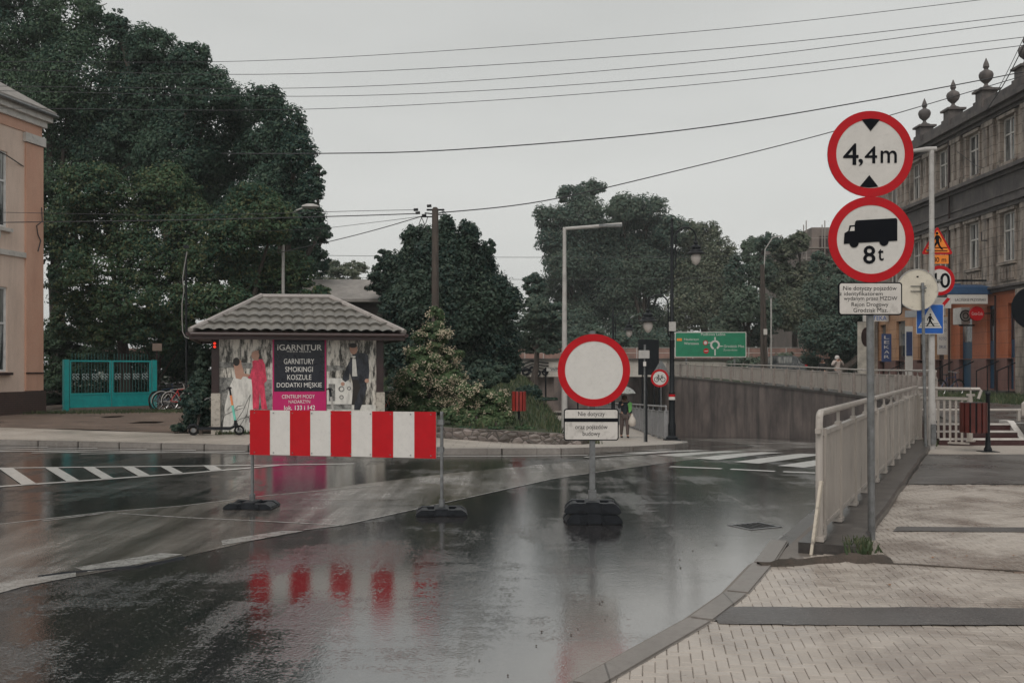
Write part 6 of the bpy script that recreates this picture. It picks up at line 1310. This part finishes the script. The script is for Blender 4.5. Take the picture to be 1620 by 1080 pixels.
tree('maple_tree', 'lighter maple tree with drooping foliage before the dark trees', 'tree', (PX(200, 43.5), 43.5, 0), px_blobs([(150, 300, 75, 50), (110, 370, 60, 60), (190, 360, 75, 60), (260, 310, 65, 55), (230, 420, 70, 60), (130, 450, 65, 55), (310, 370, 60, 60), (200, 490, 80, 45), (110, 510, 50, 35)], 43.5, jit=1.5), 70000, lf(43.5), M['leafmap'], .3, gL, k=150, sub=.27)
tree('maple_tree', 'lighter maple tree standing behind the kiosk roof', 'tree', (PX(390, 41.5), 41.5, 0), px_blobs([(400, 320, 50, 35), (370, 370, 60, 50), (430, 350, 45, 45), (330, 420, 55, 45), (400, 430, 60, 45), (460, 430, 45, 40), (350, 480, 60, 35), (440, 490, 60, 30), (300, 480, 45, 40), (500, 470, 30, 25), (280, 525, 45, 25)], 41.5, jit=1.5), 60000, lf(41.5), M['leafmap'], .28, gL, k=150, sub=.27)
for i, (L, Y, lab) in enumerate((([(90, 560, 45, 60), (150, 550, 55, 45), (70, 620, 30, 40)], 48, 'dark bush filling the gap beside the townhouse'), ([(210, 560, 60, 50), (260, 590, 55, 50), (170, 600, 60, 40), (120, 600, 50, 45), (220, 620, 60, 35)], 47, 'dark bush behind the turquoise gate'), ([(330, 570, 55, 60), (290, 560, 40, 50), (400, 600, 60, 70)], 46, 'dark bush behind the parked bicycles'), ([(530, 520, 50, 50), (580, 560, 45, 60), (640, 600, 40, 60)], 44, 'dark bush between the kiosk and the old house'))):
    tree('dark_bush', lab, 'bush', (PX(L[0][0], Y), Y, 0), px_blobs(L, Y, jit=1), 15000, lf(Y), M['leafbig'], .08, 'dark bushes behind the yard', k=40, sub=.35, split=.1)
tree('young_maple', 'small maple drooping over the turquoise gate', 'tree', (PX(250, 44), 44, 0), px_blobs([(240, 505, 42, 28), (285, 520, 35, 25), (215, 530, 40, 20), (160, 530, 40, 22), (265, 545, 30, 18)], 42.5, jit=.8), 12000, lf(42.5), M['leafmap'], .1, None, k=50, sub=.3)
tree('linden_tree', 'dense dark cone shaped tree behind the utility pole', 'tree', (PX(700, 42), 42, 0), px_blobs([(705, 365, 20, 28), (660, 385, 28, 35), (740, 375, 22, 30), (700, 410, 55, 40), (640, 430, 42, 40), (755, 420, 38, 42), (775, 395, 10, 18), (690, 470, 75, 50), (775, 470, 42, 45), (640, 490, 45, 45), (810, 480, 18, 30), (720, 540, 80, 50), (790, 540, 42, 45), (650, 560, 50, 45), (740, 590, 70, 35), (805, 575, 25, 25), (700, 450, 60, 55), (720, 500, 70, 55), (765, 505, 45, 45), (690, 385, 30, 30), (665, 520, 50, 50)], 42, jit=1.0), 130000, lf(42, 5.8), M['leafmid'], .25, None, k=330, sub=.24, split=.25, flat=1.25, limbs=False)
tree('linden_tree', 'small round dark tree left of the utility pole', 'tree', (PX(612, 45), 45, 0), px_blobs([(610, 410, 22, 20), (604, 445, 28, 28), (622, 480, 25, 30)], 44.5, jit=.5), 9000, lf(44, 5.5), M['leafmid'], .14, None, k=50, sub=.28)
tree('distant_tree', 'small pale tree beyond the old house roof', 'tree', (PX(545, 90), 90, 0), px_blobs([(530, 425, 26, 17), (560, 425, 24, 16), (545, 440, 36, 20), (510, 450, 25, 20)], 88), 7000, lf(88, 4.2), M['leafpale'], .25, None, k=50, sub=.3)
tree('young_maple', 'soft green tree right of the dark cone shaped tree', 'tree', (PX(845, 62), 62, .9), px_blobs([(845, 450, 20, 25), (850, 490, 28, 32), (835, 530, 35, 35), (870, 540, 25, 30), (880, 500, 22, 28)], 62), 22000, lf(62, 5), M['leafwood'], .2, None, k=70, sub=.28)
gF = 'tall trees beyond the railway'
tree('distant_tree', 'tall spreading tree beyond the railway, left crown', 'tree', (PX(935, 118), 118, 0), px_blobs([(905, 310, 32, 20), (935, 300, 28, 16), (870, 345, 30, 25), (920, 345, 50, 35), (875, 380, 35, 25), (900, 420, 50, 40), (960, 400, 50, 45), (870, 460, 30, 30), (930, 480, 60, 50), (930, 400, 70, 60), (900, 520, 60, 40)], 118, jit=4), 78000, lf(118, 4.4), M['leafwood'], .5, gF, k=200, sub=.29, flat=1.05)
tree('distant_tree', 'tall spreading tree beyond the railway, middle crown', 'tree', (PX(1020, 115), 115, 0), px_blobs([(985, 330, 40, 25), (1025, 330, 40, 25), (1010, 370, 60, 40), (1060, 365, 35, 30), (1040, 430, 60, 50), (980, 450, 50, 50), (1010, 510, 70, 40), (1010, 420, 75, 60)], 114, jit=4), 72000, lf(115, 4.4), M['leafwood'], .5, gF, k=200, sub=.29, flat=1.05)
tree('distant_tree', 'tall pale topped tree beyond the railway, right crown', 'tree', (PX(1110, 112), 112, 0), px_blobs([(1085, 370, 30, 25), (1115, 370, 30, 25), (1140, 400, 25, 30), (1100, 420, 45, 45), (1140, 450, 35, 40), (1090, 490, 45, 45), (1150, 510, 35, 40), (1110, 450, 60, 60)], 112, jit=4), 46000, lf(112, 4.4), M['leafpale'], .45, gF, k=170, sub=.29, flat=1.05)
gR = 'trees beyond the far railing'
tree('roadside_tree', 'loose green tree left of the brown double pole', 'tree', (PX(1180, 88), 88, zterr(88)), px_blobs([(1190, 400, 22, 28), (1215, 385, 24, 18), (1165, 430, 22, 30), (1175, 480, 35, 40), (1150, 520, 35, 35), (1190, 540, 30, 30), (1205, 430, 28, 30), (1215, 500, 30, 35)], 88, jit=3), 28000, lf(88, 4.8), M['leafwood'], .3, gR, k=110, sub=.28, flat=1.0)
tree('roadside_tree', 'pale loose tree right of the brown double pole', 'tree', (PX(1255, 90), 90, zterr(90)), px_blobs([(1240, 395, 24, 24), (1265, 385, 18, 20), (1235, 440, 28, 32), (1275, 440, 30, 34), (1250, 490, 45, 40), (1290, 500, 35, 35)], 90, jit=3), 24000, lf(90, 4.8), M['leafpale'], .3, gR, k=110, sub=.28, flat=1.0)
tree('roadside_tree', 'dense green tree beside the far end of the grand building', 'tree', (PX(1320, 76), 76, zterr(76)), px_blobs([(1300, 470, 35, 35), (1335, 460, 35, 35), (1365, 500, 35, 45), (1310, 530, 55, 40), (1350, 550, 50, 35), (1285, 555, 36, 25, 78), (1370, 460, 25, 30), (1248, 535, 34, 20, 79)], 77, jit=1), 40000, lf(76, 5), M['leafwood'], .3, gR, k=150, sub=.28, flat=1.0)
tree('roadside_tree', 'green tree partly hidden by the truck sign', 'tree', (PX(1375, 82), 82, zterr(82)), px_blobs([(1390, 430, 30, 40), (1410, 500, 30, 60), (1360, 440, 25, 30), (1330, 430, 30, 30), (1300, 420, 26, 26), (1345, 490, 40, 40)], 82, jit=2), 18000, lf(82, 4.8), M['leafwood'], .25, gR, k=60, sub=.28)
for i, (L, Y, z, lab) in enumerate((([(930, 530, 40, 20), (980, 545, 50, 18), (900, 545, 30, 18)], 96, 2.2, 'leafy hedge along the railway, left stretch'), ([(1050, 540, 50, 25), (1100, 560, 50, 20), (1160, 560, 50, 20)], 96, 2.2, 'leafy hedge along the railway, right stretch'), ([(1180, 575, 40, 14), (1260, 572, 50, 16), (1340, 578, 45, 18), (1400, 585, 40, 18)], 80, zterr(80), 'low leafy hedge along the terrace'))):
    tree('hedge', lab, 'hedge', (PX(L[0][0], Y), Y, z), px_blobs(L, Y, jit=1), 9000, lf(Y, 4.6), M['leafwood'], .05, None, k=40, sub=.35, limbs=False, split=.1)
# shrub with cream blossom
def flowered(name, label, base, blobs, n, leaf, m, nf, cat='shrub', group=None, k=60, fs=.075):
    t, C = tree(name, label, cat, base, blobs, n, leaf, m, .05, group, k=k, sub=.28, split=.15)
    if nf:
        c0 = np.array([np.mean([b[0][i] for b in blobs]) for i in range(3)]); d = np.zeros(len(C)) - 9
        best = np.min([np.linalg.norm((C - np.array(b[0])) / np.array(b[1]), axis=1) for b in blobs], axis=0)
        ok = np.where((best > .85) & (C[:, 2] > base[2] + .25) & (C[:, 1] < c0[1] + .6))[0]; ctr = C[rng.choice(ok, nf)]
        pts = np.repeat(ctr, 14, 0) + rng.normal(0, .045, (nf * 14, 3)) * np.array([1, 1, 1.2]); pts[:, 1] -= .05
        v = leaves_from(pts, np.tile([0, -.5, .8], (len(pts), 1)), fs * .55, .9) - np.array(base); fast_mesh('blossom', v, M['flower'], t)
    return t
zb_ = lambda px, Y: zbank(PX(px, Y), Y)
flowered('flowering_shrub', 'tall cone shaped shrub with cream blossom beside the kiosk', (PX(683, 28), 28, zb_(683, 28)), px_blobs([(690, 500, 14, 20), (689, 530, 24, 26), (662, 535, 14, 14), (720, 560, 20, 12), (680, 568, 42, 30), (655, 600, 30, 35), (705, 600, 38, 32), (680, 640, 50, 30), (640, 635, 25, 30)], 28, jit=.3), 60000, lf(28, 6.0), M['leafshrub'], 420)
flowered('flowering_shrub', 'low spreading shrub with cream blossom above the stone wall', (PX(750, 25.4), 25.4, zb_(750, 25.4)), px_blobs([(745, 620, 28, 16), (775, 635, 32, 22), (735, 655, 38, 22), (790, 660, 26, 20), (760, 670, 40, 16)], 25.5, jit=.3), 22000, lf(25.5, 6.2), M['leafshrub'], 70)
tree('shrub', 'dull green shrub on the bank below the dark tree', 'shrub', (PX(765, 32), 32, zb_(765, 32)), px_blobs([(760, 600, 40, 22), (800, 590, 25, 18), (725, 610, 30, 25)], 31, jit=.4), 12000, lf(31, 6), M['leafmid'], .05, None, k=50, sub=.3, split=.1)
tree('shrub', 'rounded grey green bush halfway up the footpath bank', 'shrub', (PX(850, 33), 33, zb_(850, 33)), px_blobs([(840, 625, 26, 18), (862, 645, 22, 16), (835, 655, 24, 16), (868, 668, 16, 12)], 32, jit=.3), 9000, lf(32, 5), M['leafmid'], .04, None, k=40, sub=.3, split=.1)
tree('shrub', 'dark shrub behind the flowering cone', 'shrub', (PX(640, 32), 32, 0), px_blobs([(640, 600, 35, 35), (625, 640, 30, 30), (690, 620, 50, 40)], 31, jit=.4), 12000, lf(31, 6), M['leafmid'], .05, None, k=40, sub=.3, split=.1)
tree('shrub', 'bright green low shrub touching the rubble wall', 'shrub', (PX(785, 24.6), 24.6, zb_(785, 24.6)), px_blobs([(786, 685, 15, 9), (740, 683, 20, 8), (830, 680, 18, 9)], 24.4, jit=.1), 3500, lf(24.4, 5.5), M['leafmap'], .03, None, k=24, sub=.35, split=.1)
tree('climbing_vine', 'dark green climber covering the left side of the kiosk', 'climber', (PX(318, 24.3), 24.3, 0), px_blobs([(322, 575, 12, 28), (318, 605, 18, 30), (308, 635, 25, 28), (316, 662, 28, 20), (285, 676, 22, 8)], 24.6, jit=.25), 12000, lf(24.5, 6), M['leafmid'], .04, None, k=50, sub=.3, split=.1)
# grass blades on the bank and verges, weeds (all countless)
def grass(name, label, n, fn, hgt, m='blade'):
    P0 = []
    while len(P0) < n:
        q = fn()
        if q: P0.append(q)
    c = np.array(P0); a = rng.uniform(0, 2 * np.pi, n); hh = hgt * rng.uniform(.5, 1.4, n); w = .012 + hh * .03
    dx, dy = np.cos(a) * w, np.sin(a) * w; ln_ = rng.normal(0, .35, (n, 2)) * hh[:, None]
    v = np.zeros((n, 4, 3)); v[:, 0] = c - np.stack([dx, dy, dx * 0], 1); v[:, 1] = c + np.stack([dx, dy, dx * 0], 1)
    tip = c + np.stack([ln_[:, 0], ln_[:, 1], hh], 1); v[:, 2] = tip + np.stack([dx, dy, dx * 0], 1) * .15; v[:, 3] = tip - np.stack([dx, dy, dx * 0], 1) * .15
    o = fast_mesh(name, v.reshape(-1, 3), M[m]); return tag(o, label, 'grass', kind='stuff')
def fb_():
    x = random.uniform(-6, 2.25); y = random.uniform(24.4, 62)
    if x < -1.5 and y < 28: return None
    return (x, y, zbank(x, y) - .01)
grass('bank_grass', 'rough grass covering the sloping bank by the footpath', 26000, fb_, .17)
def fv_(): x = random.uniform(16.5, 21.6); y = random.uniform(30, 44) if random.random() < .7 else random.uniform(30, 60); return (x, y, zterr(y)) if x > 15.8 + max(0, (38 - y)) * .12 else None
grass('verge_grass', 'green grass growing before the shopfront steps', 9000, fv_, .16)
def fe_(): x = random.gauss(PX(210, 37), 2.6); y = random.gauss(36.2, .5) + (x + 14) * .25; return (x, y, .01) if x > -17.5 else None
grass('yard_weeds', 'thin weeds along the foot of the turquoise gate', 2500, fe_, .10)
def fw_(): t_ = random.choice((RLEN * .985, RLEN, RLEN * .96, .0, .15)) + random.gauss(0, .12); p = Vector(rl(t_, .30 + random.gauss(0, .07))); return (p.x, p.y, .0)
grass('kerb_weeds', 'small weeds sprouting along the railing plinth', 380, fw_, .10)
def fk_(): s = random.uniform(0, 4.4); return (KA.x + math.cos(KYAW) * s + .1, KA.y + math.sin(KYAW) * s - .12 - abs(random.gauss(0, .08)), 0)
grass('kiosk_weeds', 'short weeds along the foot of the kiosk', 700, fk_, .09)
# fallen leaves on the paving
c = []
for k in range(60):
    x, y = random.uniform(2.6, 6.5), random.uniform(6.6, 12)
    if inpoly((x, y), pav): c.append((x, y, .008))
v = leaves_from(np.array(c), np.tile([0, 0, 6.], (len(c), 1)), .035, .6); o = fast_mesh('fallen_leaves', v, mat('fallen leaf', (.20, .09, .035), .6, var=.4)); tag(o, 'small brown leaves fallen on the paving', 'leaves', kind='stuff')
# ================================================================ air
t = NT('air'); t.t.nodes.remove(t.b); pv = t.n('ShaderNodeVolumePrincipled'); pv.inputs['Color'].default_value = (.86, .9, .9, 1); pv.inputs['Density'].default_value = .0006; pv.inputs['Anisotropy'].default_value = .2
t.l(pv.outputs[0], t.t.nodes['Material Output'].inputs['Volume'])
hz = MB().b2((-1000, -950, -8), (1000, 1600, 45)).build('haze', t.m); hz['kind'] = 'stuff'
